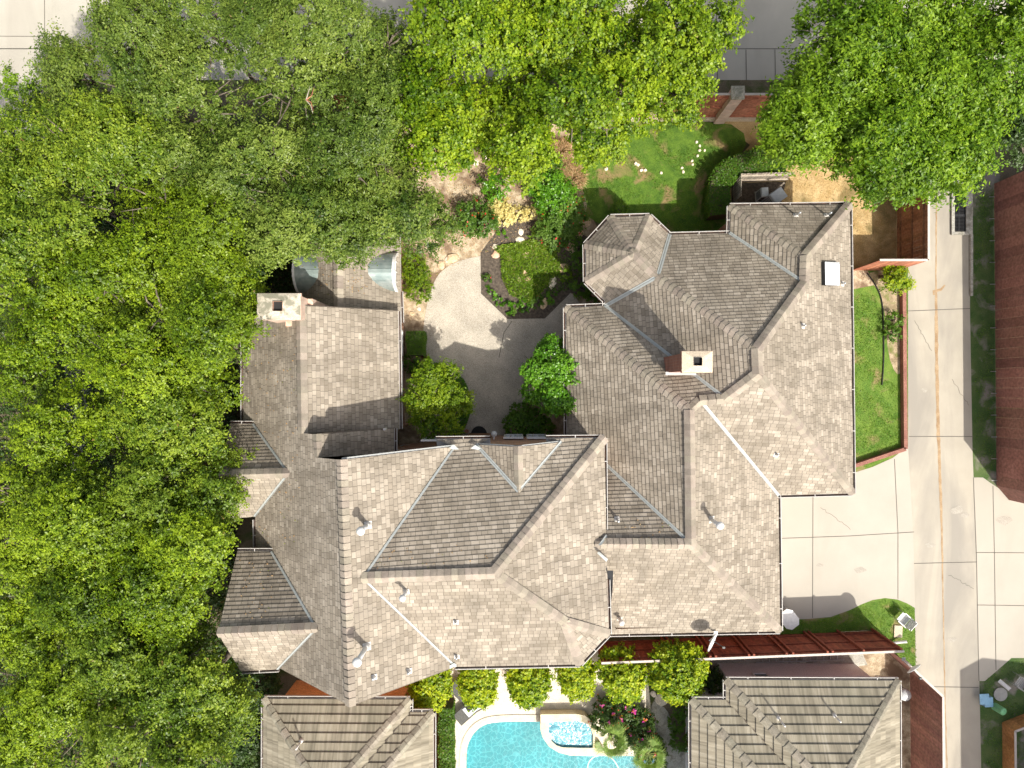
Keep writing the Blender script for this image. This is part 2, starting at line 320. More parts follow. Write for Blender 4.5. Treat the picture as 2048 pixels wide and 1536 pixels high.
def leaves(name, pos, nrm, ln, wd, mat, parent=None, seed=0, tone=None, odd=None, jit=.45, hue=None):
    """one small folded-diamond leaf per point"""
    rg = np.random.default_rng(seed); n = len(pos)
    nrm = nrm+rg.normal(0, jit, (n, 3)); nrm /= np.linalg.norm(nrm, axis=1)[:, None]+1e-9
    t = np.cross(nrm, rg.normal(0, 1, (n, 3))); t /= np.linalg.norm(t, axis=1)[:, None]+1e-9
    b = np.cross(nrm, t); sc = rg.uniform(.65, 1.3, (n, 1))
    l = t*ln*sc*.5; w_ = b*wd*sc*.5
    v = np.empty((n, 4, 3)); v[:, 0] = pos-l; v[:, 1] = pos+w_+l*.1-nrm*wd*.12; v[:, 2] = pos+l; v[:, 3] = pos-w_+l*.1-nrm*wd*.12
    off = np.array(wloc(parent)) if parent else np.array([pos[:, 0].mean(), pos[:, 1].mean(), pos[:, 2].min()])
    v = (v-off).reshape(-1, 3)
    me = bpy.data.meshes.new(name); me.vertices.add(4*n); me.vertices.foreach_set('co', v.ravel().astype(np.float32))
    me.loops.add(4*n); me.loops.foreach_set('vertex_index', np.arange(4*n, dtype=np.int32))
    me.polygons.add(n); me.polygons.foreach_set('loop_start', np.arange(0, 4*n, 4, dtype=np.int32))
    ca = me.color_attributes.new('Col', 'FLOAT_COLOR', 'POINT'); c = np.ones((n, 4, 4), dtype=np.float32)
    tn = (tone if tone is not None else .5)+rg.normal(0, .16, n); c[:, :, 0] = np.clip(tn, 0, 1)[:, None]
    od = odd if odd is not None else rg.uniform(0, 1, n); c[:, :, 1] = od[:, None]; c[:, :, 2] = (hue if hue is not None else np.zeros(n))[:, None]
    ca.data.foreach_set('color', c.ravel()); me.materials.append(mat); me.update(calc_edges=True); me.validate()
    o = bpy.data.objects.new(name, me); COL.objects.link(o); o.parent = parent
    if not parent: o.location = off
    return o
def crown_points(lobes, dens, seed, clump=.42, low=-.25, shell=.5, per=40, rel=.12):
    """leaf positions gathered in twig clumps over the outer part of ellipsoid lobes. lobes: (centre, rx, ry, rz)"""
    rg = np.random.default_rng(seed); PS = []; NS = []; TS = []; OD = []; HU = []
    for (c, rx, ry, rz) in lobes:
        area = math.pi*rx*ry; nc = max(6, int(area*dens/per)); c = np.array(c)
        d = rg.normal(0, 1, (nc*3, 3)); d /= np.linalg.norm(d, axis=1)[:, None]; d = d[d[:, 2] > low][:nc]
        rad = 1-shell*rg.uniform(0, 1, len(d))**2.0; rad *= rg.uniform(1-rel*1.6, 1+rel, len(d))
        cc = c+d*np.array([rx, ry, rz])*rad[:, None]; cc[:, 2] = np.maximum(cc[:, 2], .05)
        k = rg.integers(int(per*.55), int(per*1.5), len(d)); idx = np.repeat(np.arange(len(d)), k); N = len(idx)
        cs = clump*rg.uniform(.6, 1.25, len(d))
        # sprigs: leaves strung along a few short twigs inside the clump
        tw = rg.integers(0, 6, N); tdir = rg.normal(0, 1, (len(d), 6, 3)); tdir /= np.linalg.norm(tdir, axis=2)[:, :, None]
        tdir = tdir*.8+d[:, None, :]*.7+np.array([0, 0, .25]); s_ = rg.uniform(0, 1, N)**.8
        p = cc[idx]+tdir[idx, tw]*(cs[idx]*s_)[:, None]+rg.normal(0, .14, (N, 3))*cs[idx][:, None]
        nn = d[idx]*.5+np.array([0, 0, .75])+tdir[idx, tw]*.25
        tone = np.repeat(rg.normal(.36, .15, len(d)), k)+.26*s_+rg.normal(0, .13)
        HU.append(np.clip(rg.uniform(-.35, .75)+np.repeat(rg.normal(0, .22, len(d)), k), 0, 1)); PS.append(p); NS.append(nn); TS.append(tone); OD.append(np.clip(np.repeat(rg.uniform(0, 1, len(d)), k)*.35+rg.uniform(0, .65, N)+.0, 0, 1))
    return np.concatenate(PS), np.concatenate(NS), np.concatenate(TS), np.concatenate(OD), np.concatenate(HU)
def px_lobe(px, py, r, z, flat=.62):
    c = P(px, py, z); m = r*(H-z)/F; return ((c.x, c.y, c.z), m, m, m*flat)
SEED = [100]
def tree(name, kind, lobes, zc, label, cat='tree', group=None, dens=1500, leaf=(.100, .055), clump=.36, trunk=.16, dz=.7, flat=.62, base=None, per=60, rel=.16, pad=1.05):
    rg = random.Random(SEED[0]); SEED[0] += 1
    L = [px_lobe(x, y, r, zc+rg.uniform(-dz, dz), flat) for x, y, r in lobes]
    ax = sum(l[0][0]*l[1] for l in L)/sum(l[1] for l in L); ay = sum(l[0][1]*l[1] for l in L)/sum(l[1] for l in L)
    if base: ax, ay = P(*base).xy
    t = thing(name, (ax, ay, 0), label, cat, group)
    L0 = L; L = []
    for l in L0:
        k = max(4, int((l[1]/pad)**2*.82)); c = Vector(l[0])
        for i in range(k):
            a_ = rg.uniform(0, 6.283); q = math.sqrt((i+.5)/k)*max(.45, (l[1]-.62*pad)/l[1]); rr = pad*rg.uniform(.55, 1.15); el = rg.uniform(.8, 1.25)
            L.append(((c.x+math.cos(i*2.4+a_*.2)*q*l[1], c.y+math.sin(i*2.4+a_*.2)*q*l[1], c.z+l[3]*(math.sqrt(max(0, 1-q*q))*.9-.35)+rg.uniform(-1.35, .75)*min(1, pad)), rr*el, rr/el, rr*.55))
    p, n, to, od, hu = crown_points(L, dens, SEED[0], clump, per=per, rel=rel)
    L = L0
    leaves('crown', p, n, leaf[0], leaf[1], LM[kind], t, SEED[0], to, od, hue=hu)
    mb = MB(); fork = Vector((ax+rg.uniform(-.2, .2), ay+rg.uniform(-.2, .2), zc*.45))
    mb.tube([(ax, ay, -.05), (ax+.03, ay, .4), fork], [trunk*1.5, trunk*1.1, trunk*.8], 9)
    for l in L:
        c = Vector(l[0]); mid = fork.lerp(c, .55)+Vector((rg.uniform(-.3, .3), rg.uniform(-.3, .3), -.1))
        mb.tube([fork, mid, c+Vector((0, 0, l[3]*.3))], [trunk*.6, trunk*.36, .03], 6)
        for k in range(9):
            dd = Vector((rg.gauss(0, 1), rg.gauss(0, 1), rg.uniform(-.1, .8))).normalized(); e = c+Vector((dd.x*l[1], dd.y*l[2], dd.z*l[3]))*.86
            m2 = c.lerp(e, .5)+Vector((rg.uniform(-.15, .15), rg.uniform(-.15, .15), .08)); mb.tube([mid.lerp(c, rg.uniform(.3, 1)), m2, e], [.045, .03, .008], 5)
    mb.build('trunk', M['bark'], t, True); return t
def shrub(name, kind, lobes, label, cat='shrub', group=None, dens=1500, leaf=(.075, .05), clump=.17, stem=True, shell=.45):
    """lobes: (px, py, r_px, z_centre, height_ratio)"""
    SEED[0] += 1; L = [px_lobe(x, y, r, z, fl) for x, y, r, z, fl in lobes]
    ax = sum(l[0][0] for l in L)/len(L); ay = sum(l[0][1] for l in L)/len(L)
    t = thing(name, (ax, ay, 0), label, cat, group)
    p, n, to, od, hu = crown_points(L, dens*2.1, SEED[0], clump*1.15, -.3, shell)
    leaves('foliage', p, n, leaf[0], leaf[1], LM[kind], t, SEED[0], to, od)
    if stem:
        mb = MB(); rg = random.Random(SEED[0])
        for l in L:
            c = Vector(l[0])
            for k in range(4):
                e = c+Vector((rg.uniform(-.6, .6)*l[1], rg.uniform(-.6, .6)*l[2], l[3]*.3)); mb.tube([(c.x+rg.uniform(-.06, .06), c.y+rg.uniform(-.06, .06), -.02), (c+e)/2-Vector((0, 0, l[3]*.3)), e], [.035, .02, .006], 5)
        mb.build('stem', M['bark'], t, True)
    return t
# ---------------------------------------------------------------- setting: ground sheets
def chaik(pts, k=2, closed=True):
    for _ in range(k):
        q = []; n = len(pts)
        for i in range(n if closed else n-1):
            A, B = pts[i], pts[(i+1) % n]; q += [(A[0]*.75+B[0]*.25, A[1]*.75+B[1]*.25), (A[0]*.25+B[0]*.75, A[1]*.25+B[1]*.75)]
        pts = q if closed else [pts[0]]+q+[pts[-1]]
    return pts
def sheet(name, pts, z, mat, kind='structure', smooth=0, label=None, cat=None, parent=None):
    if smooth: pts = chaik(pts, smooth)
    vs = [P(x, y, z) for x, y in pts]; tri = tessellate_polygon([vs]); o = obj(name, vs, [list(t) for t in tri], M[mat], parent)
    me = o.data
    for p in me.polygons:
        if p.normal.z < 0: p.flip()
    return tag(o, label, cat, kind=kind if not parent else None)
# one ground sheet to far beyond the frame
hA, hB = P(931, 1442), P(1329, 1700); hx0, hx1, hy0, hy1 = hA.x, hB.x, hB.y, hA.y
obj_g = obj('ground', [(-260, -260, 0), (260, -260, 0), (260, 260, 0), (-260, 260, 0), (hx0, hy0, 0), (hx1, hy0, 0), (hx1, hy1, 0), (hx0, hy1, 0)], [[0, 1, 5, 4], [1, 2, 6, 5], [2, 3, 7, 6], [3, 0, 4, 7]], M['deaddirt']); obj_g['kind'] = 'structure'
sheet('street', [(-6000, -420), (8000, -420), (8000, 97), (-6000, 97)], .004, 'street')
sheet('pavement', [(-6000, 97), (3000, 97), (3000, 160), (-6000, 160)], .008, 'street')
sheet('front_pavement', [(-500, -420), (96, -420), (110, 250), (60, 420), (-900, 420)], .012, 'street')
sheet('front_path', [(128, 560), (190, 575), (185, 760), (165, 1050), (165, 1140), (112, 1140), (125, 1000), (130, 760)], .008, 'path')
sheet('garden_soil', [(800, 250), (900, 240), (1160, 240), (1200, 330), (1175, 420), (1235, 520), (1235, 640), (1130, 900), (795, 900), (790, 500), (700, 400), (700, 260)], .008, 'garden')
sheet('lawn', [(1150, 240), (1450, 240), (1500, 275), (1470, 330), (1420, 400), (1475, 470), (1300, 480), (1170, 440), (1175, 400), (1150, 350)], .012, 'grass', smooth=1)
sheet('dry_lawn', [(1440, 242), (1640, 242), (1794, 385), (1794, 541), (1690, 541), (1450, 470), (1465, 330), (1500, 290)], .010, 'drygrass')
sheet('bark_bed', [(961, 505), (962, 587), (1015, 638), (1090, 637), (1141, 586), (1185, 600), (1190, 480), (1100, 440), (1010, 440)], .014, 'mulch')
sheet('bark_mulch_patch', [(985, 470), (1010, 440), (1060, 430), (1075, 465), (1030, 500), (990, 500)], .0145, 'mulch', smooth=2)
patio = chaik([(961, 512), (930, 518), (900, 529), (874, 550), (858, 590), (848, 640), (845, 685), (854, 722), (880, 757), (930, 800), (925, 874)], 2, False)+[ (1012, 874), (1035, 820), (1064, 790), (1060, 770), (1136, 770), (1136, 640), (1158, 632), (1163, 612), (1152, 596), (1141, 586), (1090, 637), (1015, 638), (962, 587)]
sheet('patio', patio, .024, 'aggregate')
sheet('screen_soil', [(1463, 366), (1572, 363), (1560, 420), (1463, 440)], .014, 'mulch')
sheet('side_lawn', [(1690, 541), (1800, 541), (1804, 899), (1690, 934)], .010, 'grass2')
sheet('side_bed', [(1740, 541), (1800, 541), (1803, 745), (1792, 750), (1776, 710), (1772, 640), (1762, 590), (1740, 560)], .014, 'sidebed', smooth=1)
sheet('side_dirt', [(1690, 541), (1735, 541), (1750, 570), (1700, 580)], .016, 'garden')
sheet('alley_verge', [(1804, 541), (1820, 541), (1820, 893), (1785, 916), (1745, 934), (1700, 948), (1700, 930), (1806, 897)], .009, 'grass2')
sheet('alley', [(1816, -3000), (1816, 893), (1822, 990), (1828, 1110), (1837, 1700), (1840, 4000), (1990, 4000), (1966, 1700), (1953, 1100), (1945, 900), (1940, 620), (1936, -3000)], .016, 'alley')
drive = [(1500, 960), (1700, 960), (1700, 948), (1745, 934), (1785, 916), (1816, 893), (1822, 990), (1828, 1110), (1830, 1216), (1815, 1207), (1795, 1199), (1770, 1196), (1745, 1200), (1722, 1209), (1700, 1220), (1661, 1234), (1615, 1238), (1540, 1240), (1500, 1200)]
sheet('driveway', drive, .018, 'drive')
sheet('neighbour_driveway', [(1947, 955), (1966, 955), (1980, 965), (2010, 985), (2500, 985), (2500, 1316), (2023, 1316), (1970, 1362), (1958, 1362), (1953, 1100)], .018, 'drive')
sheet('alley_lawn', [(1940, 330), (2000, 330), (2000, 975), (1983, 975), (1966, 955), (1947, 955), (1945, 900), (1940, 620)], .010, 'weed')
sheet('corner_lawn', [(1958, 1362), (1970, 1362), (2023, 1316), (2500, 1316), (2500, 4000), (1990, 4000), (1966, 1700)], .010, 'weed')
sheet('small_lawn', [(1540, 1240), (1615, 1238), (1661, 1234), (1700, 1220), (1722, 1209), (1745, 1200), (1770, 1196), (1795, 1199), (1815, 1207), (1830, 1216), (1836, 1380), (1830, 1360), (1748, 1258), (1540, 1275)], .011, 'grass2')
sheet('neighbour_soil', [(1640, 1290), (1748, 1285), (1825, 1345), (1825, 1700), (1700, 1700), (1640, 1500)], .006, 'garden')
# pool court
sheet('pool_deck', [(885, 1290), (1300, 1290), (1310, 1400), (1306, 1460), (1330, 1520), (1330, 1540), (1330, 1700), (885, 1700), (897, 1400)][::-1], .010, 'deck') if False else None
deckpts = [(880, 1300), (1290, 1300), (1302, 1420), (1303, 1450), (1330, 1512), (1165, 1512), (1082, 1441), (985, 1441), (955, 1454), (936, 1480), (930, 1510), (930, 1700), (880, 1700)]
sheet('pool_deck', deckpts, .02, 'deck')
sheet('garden_path', chaik([(1302, 1400), (1325, 1410), (1340, 1430), (1345, 1460), (1352, 1495), (1360, 1504), (1388, 1504), (1388, 1700), (1315, 1700), (1330, 1520), (1303, 1450)], 1), .014, 'path')
# joints and stains on the concrete
def line(name, pts, wpx, z, mat):
    mb = MB()
    Q = [P(x, y, z) for x, y in pts]; ws = wpx if isinstance(wpx, list) else [wpx]*len(Q)
    nn = []
    for i in range(len(Q)):
        d = (Q[min(i+1, len(Q)-1)]-Q[max(i-1, 0)]); nn.append(Vector((-d.y, d.x, 0)).normalized()*ws[i]/44.4/2)
    for i in range(len(Q)-1): mb.quad([Q[i]-nn[i], Q[i+1]-nn[i+1], Q[i+1]+nn[i+1], Q[i]+nn[i]])
    o = mb.build(name, M[mat])
    for p in o.data.polygons:
        if p.normal.z < 0: p.flip()
    return tag(o, kind='structure')
J = [[(1556, 1077), (1700, 1072), (1828, 1064)], [(1626, 990), (1625, 1236)], [(1789, 918), (1796, 1066), (1796, 1198)], [(1986, 972), (1989, 1110), (1992, 1340)], [(1952, 1105), (2100, 1106)], [(1954, 1210), (2100, 1212)], [(1828, 1127), (1953, 1124)], [(1818, 873), (1946, 873)], [(1815, 622), (1941, 617)], [(1835, 1373), (1957, 1375)], [(1815, 250), (1940, 250)], [(1947, 955), (1953, 1110), (1958, 1362)],
     [(1430, -300), (1434, 95)], [(1435, 99), (1435, 160)], [(1492, 99), (1493, 160)], [(1378, 99), (1378, 160)], [(1550, 99), (1551, 160)], [(88, -200), (90, 250)], [(-50, 72), (96, 73)], [(1024, 642), (1008, 665), (1003, 690), (998, 715)]]
for i, j in enumerate(J): line('concrete_joint', j, 1.3, .030 if i == 19 else .024, 'joint')
gs = []
for y in range(240, 1700, 9): gs.append((np.interp(y, [240, 560, 700, 850, 1000, 1130, 1300, 1536, 1700], [1874, 1872, 1873, 1876, 1882, 1885, 1888, 1894, 1896])+R_(-.5, .5), y))
line('alley_gutter_stain', gs, [float(np.interp(p[1], [240, 560, 640, 900, 1050, 1200, 1700], [2.2, 2.5, 6, 6, 4, 2, 2]))*R_(.8, 1.25) for p in gs], .021, 'rust')
for k_, (x0, y0, x1, y1) in enumerate(((1828, 640, 1862, 700), (1898, 1150, 1948, 1178), (1838, 1420, 1876, 1458), (1642, 1015, 1700, 1058), (1905, 760, 1938, 812))):
    rg_ = random.Random(k_); line('concrete_crack', [(x0+(x1-x0)*i/14+rg_.uniform(-2, 2), y0+(y1-y0)*i/14+rg_.uniform(-2, 2)) for i in range(15)], .7, .0245, 'joint')
rg_ = random.Random(4)
for k_, (x, y, r_) in enumerate(((1915, 1020, 14), (1930, 1030, 9), (1860, 1090, 10), (1720, 1140, 12), (1850, 780, 7), (1640, 1130, 8), (2010, 1040, 16), (1905, 1280, 9))):
    sheet('oil_stain', [(x+math.cos(a_*.7)*r_*rg_.uniform(.6, 1.3), y+math.sin(a_*.7)*r_*.6*rg_.uniform(.6, 1.3)) for a_ in range(9)], .0232, 'stain', smooth=2)
line('rust_trickle', [(1868, 590), (1867, 583), (1882, 579), (1890, 570)], [4, 6, 5, 3], .0225, 'rust')
line('road_kerb_joint', [(-3000, 97.5), (3000, 97.5)], 1.6, .012, 'joint')
# ---------------------------------------------------------------- roofs
def fitplane(pts):
    A = np.array([[p.x, p.y, 1] for p in pts]); b = np.array([p.z for p in pts]); return np.linalg.lstsq(A, b, rcond=None)[0]
VENTED = set('h1-h2 h2-h3 j1-g1 a3-a4 a0-a1 n1-n2 R1a-R1b k1-k2 m1-j1 R1b-k1 n2-R1a r2-n1 c0-c1 d0-d1 b0-b1'.split())
class Roof:
    def __init__(s, V, Fc):
        s.p = {k: P(x, y, z) for k, (x, y, z) in V.items()}; s.f = Fc; s.n = {}
        for k, vs in Fc.items():
            a_, b_, c_ = fitplane([s.p[v] for v in vs.split()]); s.n[k] = Vector((-a_, -b_, 1)).normalized()
    def face_of(s, e):
        return [k for k, vs in s.f.items() if all(x in vs.split() for x in e)]
    def cover(s, name, parent, mat, rh, th):
        vs = []; fs = []; uv = []
        for k, names in s.f.items():
            n = s.n[k]; up = Vector((-n.x*n.z, -n.y*n.z, n.x*n.x+n.y*n.y))
            up = (Vector((0, 0, 1))-n*n.z).normalized(); hz = up.cross(n).normalized()
            pts = [s.p[v] for v in names.split()]; vmin = min(p.dot(up) for p in pts)
            vmin = math.floor(vmin/rh)*rh
            for tri in tessellate_polygon([pts]):
                T = [pts[i] if not isinstance(i, Vector) else i for i in tri]
                lo = min(p.dot(up) for p in T); hi = max(p.dot(up) for p in T)
                for r in range(int((lo-vmin)//rh), int((hi-vmin)//rh)+1):
                    a0 = vmin+r*rh; a1 = a0+rh; poly = list(T)
                    for sgn, lim in ((1, a0), (-1, a1)):
                        q = []
                        for i in range(len(poly)):
                            A, B = poly[i], poly[(i+1) % len(poly)]; da = sgn*(A.dot(up)-lim); db = sgn*(B.dot(up)-lim)
                            if da >= 0: q.append(A)
                            if (da > 0) != (db > 0) and abs(da-db) > 1e-9: q.append(A.lerp(B, da/(da-db)))
                        poly = q
                        if len(poly) < 3: break
                    if len(poly) < 3: continue
                    k0 = len(vs)
                    for p in poly:
                        t = (a1-p.dot(up))/rh; vs.append(p+n*(th*t+.004)); uv.append((p.dot(hz), (p.dot(up)-a0)*.98+r*rh+.0005))
                    fs.append(list(range(k0, k0+len(poly))))
                    bt = sorted([p for p in poly if abs(p.dot(up)-a0) < 2e-4], key=lambda p: p.dot(hz))
                    if len(bt) >= 2 and (bt[-1]-bt[0]).length > .01:
                        A, B = bt[0], bt[-1]; k0 = len(vs); vs += [A-n*.02, B-n*.02, B+n*(th+.004), A+n*(th+.004)]
                        uv += [(A.dot(hz), a0-vmin+.01), (B.dot(hz), a0-vmin+.01), (B.dot(hz), a0-vmin+.012), (A.dot(hz), a0-vmin+.012)]; fs.append([k0, k0+1, k0+2, k0+3])
        o = obj(name, vs, fs, mat, parent, uv=uv)
        me = o.data
        for p in me.polygons:
            if p.normal.z < -.01: p.flip()
        return o
    def caps(s, edges, parent, mat, wd=.18, step=.23, lift=.045, name='ridge_cap'):
        for e in edges:
            a_, b_ = e.split('-'); A, B = s.p[a_], s.p[b_]
            if A.z > B.z: A, B = B, A
            fc = s.face_of((a_, b_)); d = (B-A); L = d.length; d.normalize()
            if not fc: continue
            ns = [s.n[k] for k in fc[:2]]
            if len(ns) == 1: ns = ns+[Vector((0, 0, 1))]
            sd = []
            mid = (A+B)/2
            for k in range(2):
                if k < len(fc):
                    cen = sum((s.p[v] for v in s.f[fc[k]].split()), Vector())/len(s.f[fc[k]].split()); q = ns[k].cross(d).normalized()
                    if q.dot(cen-mid) < 0: q = -q
                    sd.append(q)
                else: sd.append(-sd[0] if True else None); sd[1].z = sd[0].z
            mb = MB(); N = max(1, int(L/step))
            for i in range(N):
                p0 = A+d*(L*i/N-.02); p1 = A+d*(L*(i+1)/N+.03); c = R_(.8, 1.2); c = (c, c*R_(.97, 1.03), c)
                upv = (ns[0]+ns[1]).normalized(); lf = .10 if e in VENTED else lift; dk = (.50, .48, .45)
                for q, nn in zip(sd, ns):
                    mb.quad([p0+upv*(lf+.024), p1+upv*lf*.8, p1+q*wd+nn*(lf-.026), p0+q*wd+nn*(lf-.004)], c)
                    mb.quad([p0+upv*(lf+.024), p0+q*wd+nn*(lf-.004), p0+q*wd-nn*.0, p0], dk)
                    mb.quad([p0+q*wd+nn*(lf-.004), p1+q*wd+nn*(lf-.026), p1+q*wd-nn*.01, p0+q*wd-nn*.01], dk if lf > .08 else c)
            o = mb.build(name, mat, parent)
    def valleys(s, edges, parent, wd=.085, mat='valley'):
        for e in edges:
            a_, b_ = e.split('-'); A, B = s.p[a_], s.p[b_]; fc = s.face_of((a_, b_)); d = (B-A).normalized(); mb = MB(); mid = (A+B)/2
            for k in fc[:2]:
                cen = sum((s.p[v] for v in s.f[k].split()), Vector())/len(s.f[k].split()); q = s.n[k].cross(d).normalized()
                if q.dot(cen-mid) < 0: q = -q
                n = s.n[k]
                mb.quad([A+n*.045, B+n*.045, B+q*wd+n*.036, A+q*wd+n*.036]); mb.quad([A+q*wd*.12+n*.05, B+q*wd*.12+n*.05, B+q*wd*.25+n*.065, A+q*wd*.25+n*.065])
            if mb.v: mb.build('valley_flashing', M[mat], parent)
    def gutters(s, edges, parent, rim='gutter'):
        """U-shaped gutter outside each eave, with white hanger straps"""
        for e in edges:
            a_, b_ = e.split('-'); A, B = s.p.get(a_), s.p.get(b_); d = (B-A); L = d.length; d.normalize()
            fc = [k for k, vs in s.f.items() if a_ in vs.split() and b_ in vs.split()]
            n = s.n[fc[0]] if fc else Vector((0, 0, 1)); o_ = Vector((-d.y, d.x, 0)).normalized()
            if o_.dot(n) < 0: o_ = -o_
            up = Vector((0, 0, 1)); g = thing_part('gutter', parent)
            mb = MB(); mb.frame_box(A+o_*.10-up*.11-d*.0, d*L, o_*.022, up*.11); mb.frame_box(A-up*.13, d*L, o_*.022, up*.10)
            g = mb.build('gutter', M[rim], parent)
            m2 = MB(); m2.frame_box(A+o_*.022-up*.115, d*L, o_*.078, up*.012); m2.build('gutter_trough', M['gutin'], g)
            k = max(1, int(L/1.6))
            for i in range(k): m3 = MB(); m3.frame_box(A+d*(L*(i+.5)/k), d*.03, o_*.12, up*.012); m3.build('hanger', M[rim], g)
def thing_part(*a): return None
V = dict(r1=(1460,412,3.15),r2=(1699,409,3.05),r3=(1706,986,3.34),r4=(1556,990,3.09),r5=(1560,1262,2.92),r6=(1217,1268,2.56),r7=(1459,467,3.16),r8=(1339,470,3.11),r9=(1299,432,3.14),r10=(1221,434,3.11),r11=(1171,489,3.14),r12=(1172,563,3.15),r13=(1210,601,3.11),r14=(1211,612,3.0),r15=(1132,615,2.94),r16=(1134,885,2.75),
t0=(1267,506,4.63),V=(1315,553,4.59),n1=(1611,512,5.05),n2=(1609,567,5.06),R1a=(1514,698,6.95),R1b=(1516,747,6.93),k1=(1450,797,6.1),k2=(1400,801,6.04),h1=(1379,821,6.31),h2=(1382,1088,6.17),v1=(1190,908,3.62),h3=(1190,1087,6.08),
m1=(1208,876,5.72),m2=(1217,1268,5.91),m3=(1160,1328,5.84),m4=(910,1333,5.85),j1=(988,1146,8.15),j2=(1130,1244,6.89),g1=(724,1156,8.05),m5=(908,893,5.62),m6=(872,879,5.47),m7=(980,878,5.55),m8=(1092,877,5.65),
g2=(1038,983,6.69),g3=(953,889,5.62),g4=(1123,884,5.72),g5=(1036,894,6.75),a0=(601,611,6.51),a1=(605,866,6.5),a1b=(633,869,7.16),a2=(635,915,7.16),a3=(683,920,8.33),a4=(700,1411,8.42),w1=(486,637,3.33),w2=(487,900,3.23),w3=(511,900,3.94),w5=(512,1310,3.81),
e1=(796,622,3.43),e2=(799,858,3.43),e3=(788,857,4.25),e4=(788,905,4.28),c0=(635,1256,7.05),c1=(436,1266,7.06),c2=(545,1103,4.87),c3=(475,1103,4.85),c4=(557,1338,5.03),c5=(482,1342,4.98),
d0=(579,946,5.79),d1=(440,950,5.77),d2=(508,848,3.92),d3=(460,848,3.89),d4=(511,1032,3.91),d5=(440,1040,3.79),b0=(675,430,4.45),b1=(677,612,4.45),f1=(800,430,2.60),f2=(802,650,2.60),x1=(595,430,2.60),x2=(595,612,2.60))
V['b1'] = (677, 640, 4.45); V['x2'] = (595, 640, 2.6)
FC = dict(N0='r1 r2 n1',WN='r1 n1 n2 r7',Nm='r8 r7 n2 R1a V',Em='r2 r3 R1b R1a n2 n1',W1='V R1a R1b k1 r14',SWt='t0 r12 r13 r14 V',NEt='t0 r9 r8 V',Nt='t0 r9 r10',NWt='t0 r10 r11',Wt='t0 r11 r12',
N2='r15 r14 k1 k2 h1',W2='r15 h1 h2 v1 r16',N3='v1 h2 h3',E2='h1 k2 r4 r5 h2',S1='k2 k1 R1b r3 r4',S2='h3 h2 r5 r6',
ME='m1 j1 j2 m2',SE='j2 m2 m3',MS='j1 j2 m3 m4 g1',MN='m1 j1 g1 m5 m6 m7 g3 g2 g4 m8',GW='g3 g2 g5',GE='g4 g2 g5',EM='a3 m5 g1 m4 a4',
WM='w1 a0 a1 a1b a2 a3 a4 w5 w3 w2',T1='a0 e1 e2 a1',T2='a1b e3 e4 a2',G1N='c1 c0 c2 c3',G1S='c1 c0 c4 c5',G2N='d1 d0 d2 d3',G2S='d1 d0 d4 d5',T0E='b0 b1 f2 f1',T0W='b0 b1 x2 x1')
house = thing('brick_house', P(1040, 900), 'large brick house with brown shingle roofs of many hips and valleys round a courtyard', 'house')
RF = Roof(V, FC)
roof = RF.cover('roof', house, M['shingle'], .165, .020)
RF.caps('r1-n1 r2-n1 n1-n2 n2-R1a R1a-R1b R1b-k1 k1-k2 k2-h1 h1-h2 h2-h3 r15-h1 h2-r5 R1b-r3 V-R1a t0-V t0-r9 t0-r10 t0-r11 t0-r12 m1-j1 j1-j2 j1-g1 j2-m2 j2-m3 g2-g5 a3-a4 a1b-a2 a0-a1 c0-c1 d0-d1 b0-b1'.split(), roof, M['cap'])
RF.valleys('r7-n2 r8-V V-r14 r14-k1 k2-r4 v1-h2 m5-g1 g1-m4 g3-g2 g4-g2 c2-c0 c0-c4 d2-d0 d0-d4'.split(), roof)
def GP(k, x, y, z): RF.p[k] = P(x, y, z)
GP('q1', 1209, 1060, 5.75); GP('q2', 1214, 1160, 5.85); GP('q3', 1130, 880, 2.8)
GP('q4', 486, 845, 3.3); GP('q5', 511, 1040, 3.9); GP('q6', 512, 1100, 3.9); GP('q7', 800, 583, 2.6); GP('q8', 802, 645, 2.6)
RF.gutters('r1-r2 r2-r3 r3-r4 r4-r5 r5-r6 r1-r7 r7-r8 r8-r9 r9-r10 r10-r11 r11-r12 r12-r13 r13-r14 r14-r15 r15-r16 m2-m3 m3-m4 m6-m7 m8-m1 e1-e2 e3-e4 c2-c3 c4-c5 d2-d3 w1-w2'.split(), roof)
for a_, b_, n_ in (('m1', 'q1', (1, 0, 0)), ('q2', 'm2', (1, 0, 0)), ('q7', 'q8', (1, 0, 0)), ('q5', 'q6', (-1, 0, 0))):
    RF.f['tmp'] = a_+' '+b_; RF.n['tmp'] = Vector(n_); RF.gutters([a_+'-'+b_], roof); del RF.f['tmp']
# walls
def inset(pts, d):
    n = len(pts); ar = sum(pts[i].x*pts[(i+1) % n].y-pts[(i+1) % n].x*pts[i].y for i in range(n)); sg = 1 if ar > 0 else -1; out = []
    for i in range(n):
        A, B, D = pts[i-1], pts[i], pts[(i+1) % n]; e1 = (B-A); e2 = (D-B); e1.z = e2.z = 0; e1.normalize(); e2.normalize()
        n1 = Vector((-e1.y, e1.x, 0))*sg; n2 = Vector((-e2.y, e2.x, 0))*sg; m = (n1+n2)
        m = m.normalized(); out.append(B+m*d/max(.4, m.dot(n1)))
    return out
def wall_loop(pts, d, z1, parent, mat='brick', soffit=True):
    pts = [Vector((p.x, p.y, 0)) for p in pts]; q = inset(pts, d) if d else pts; mb = MB(); n = len(q)
    for i in range(n):
        A, B = q[i], q[(i+1) % n]; za, zb = z1, z1; mb.quad([A, B, (B.x, B.y, zb), (A.x, A.y, za)])
    w_ = mb.build('wall', M[mat], parent); return w_, q
p_ = RF.p
hw, RQ = wall_loop([p_[k] for k in 'r1 r2 r3 r4 r5 r6 r16 r15 r14 r12 r11 r10 r9 r8 r7'.split()], .32, 2.95, house)
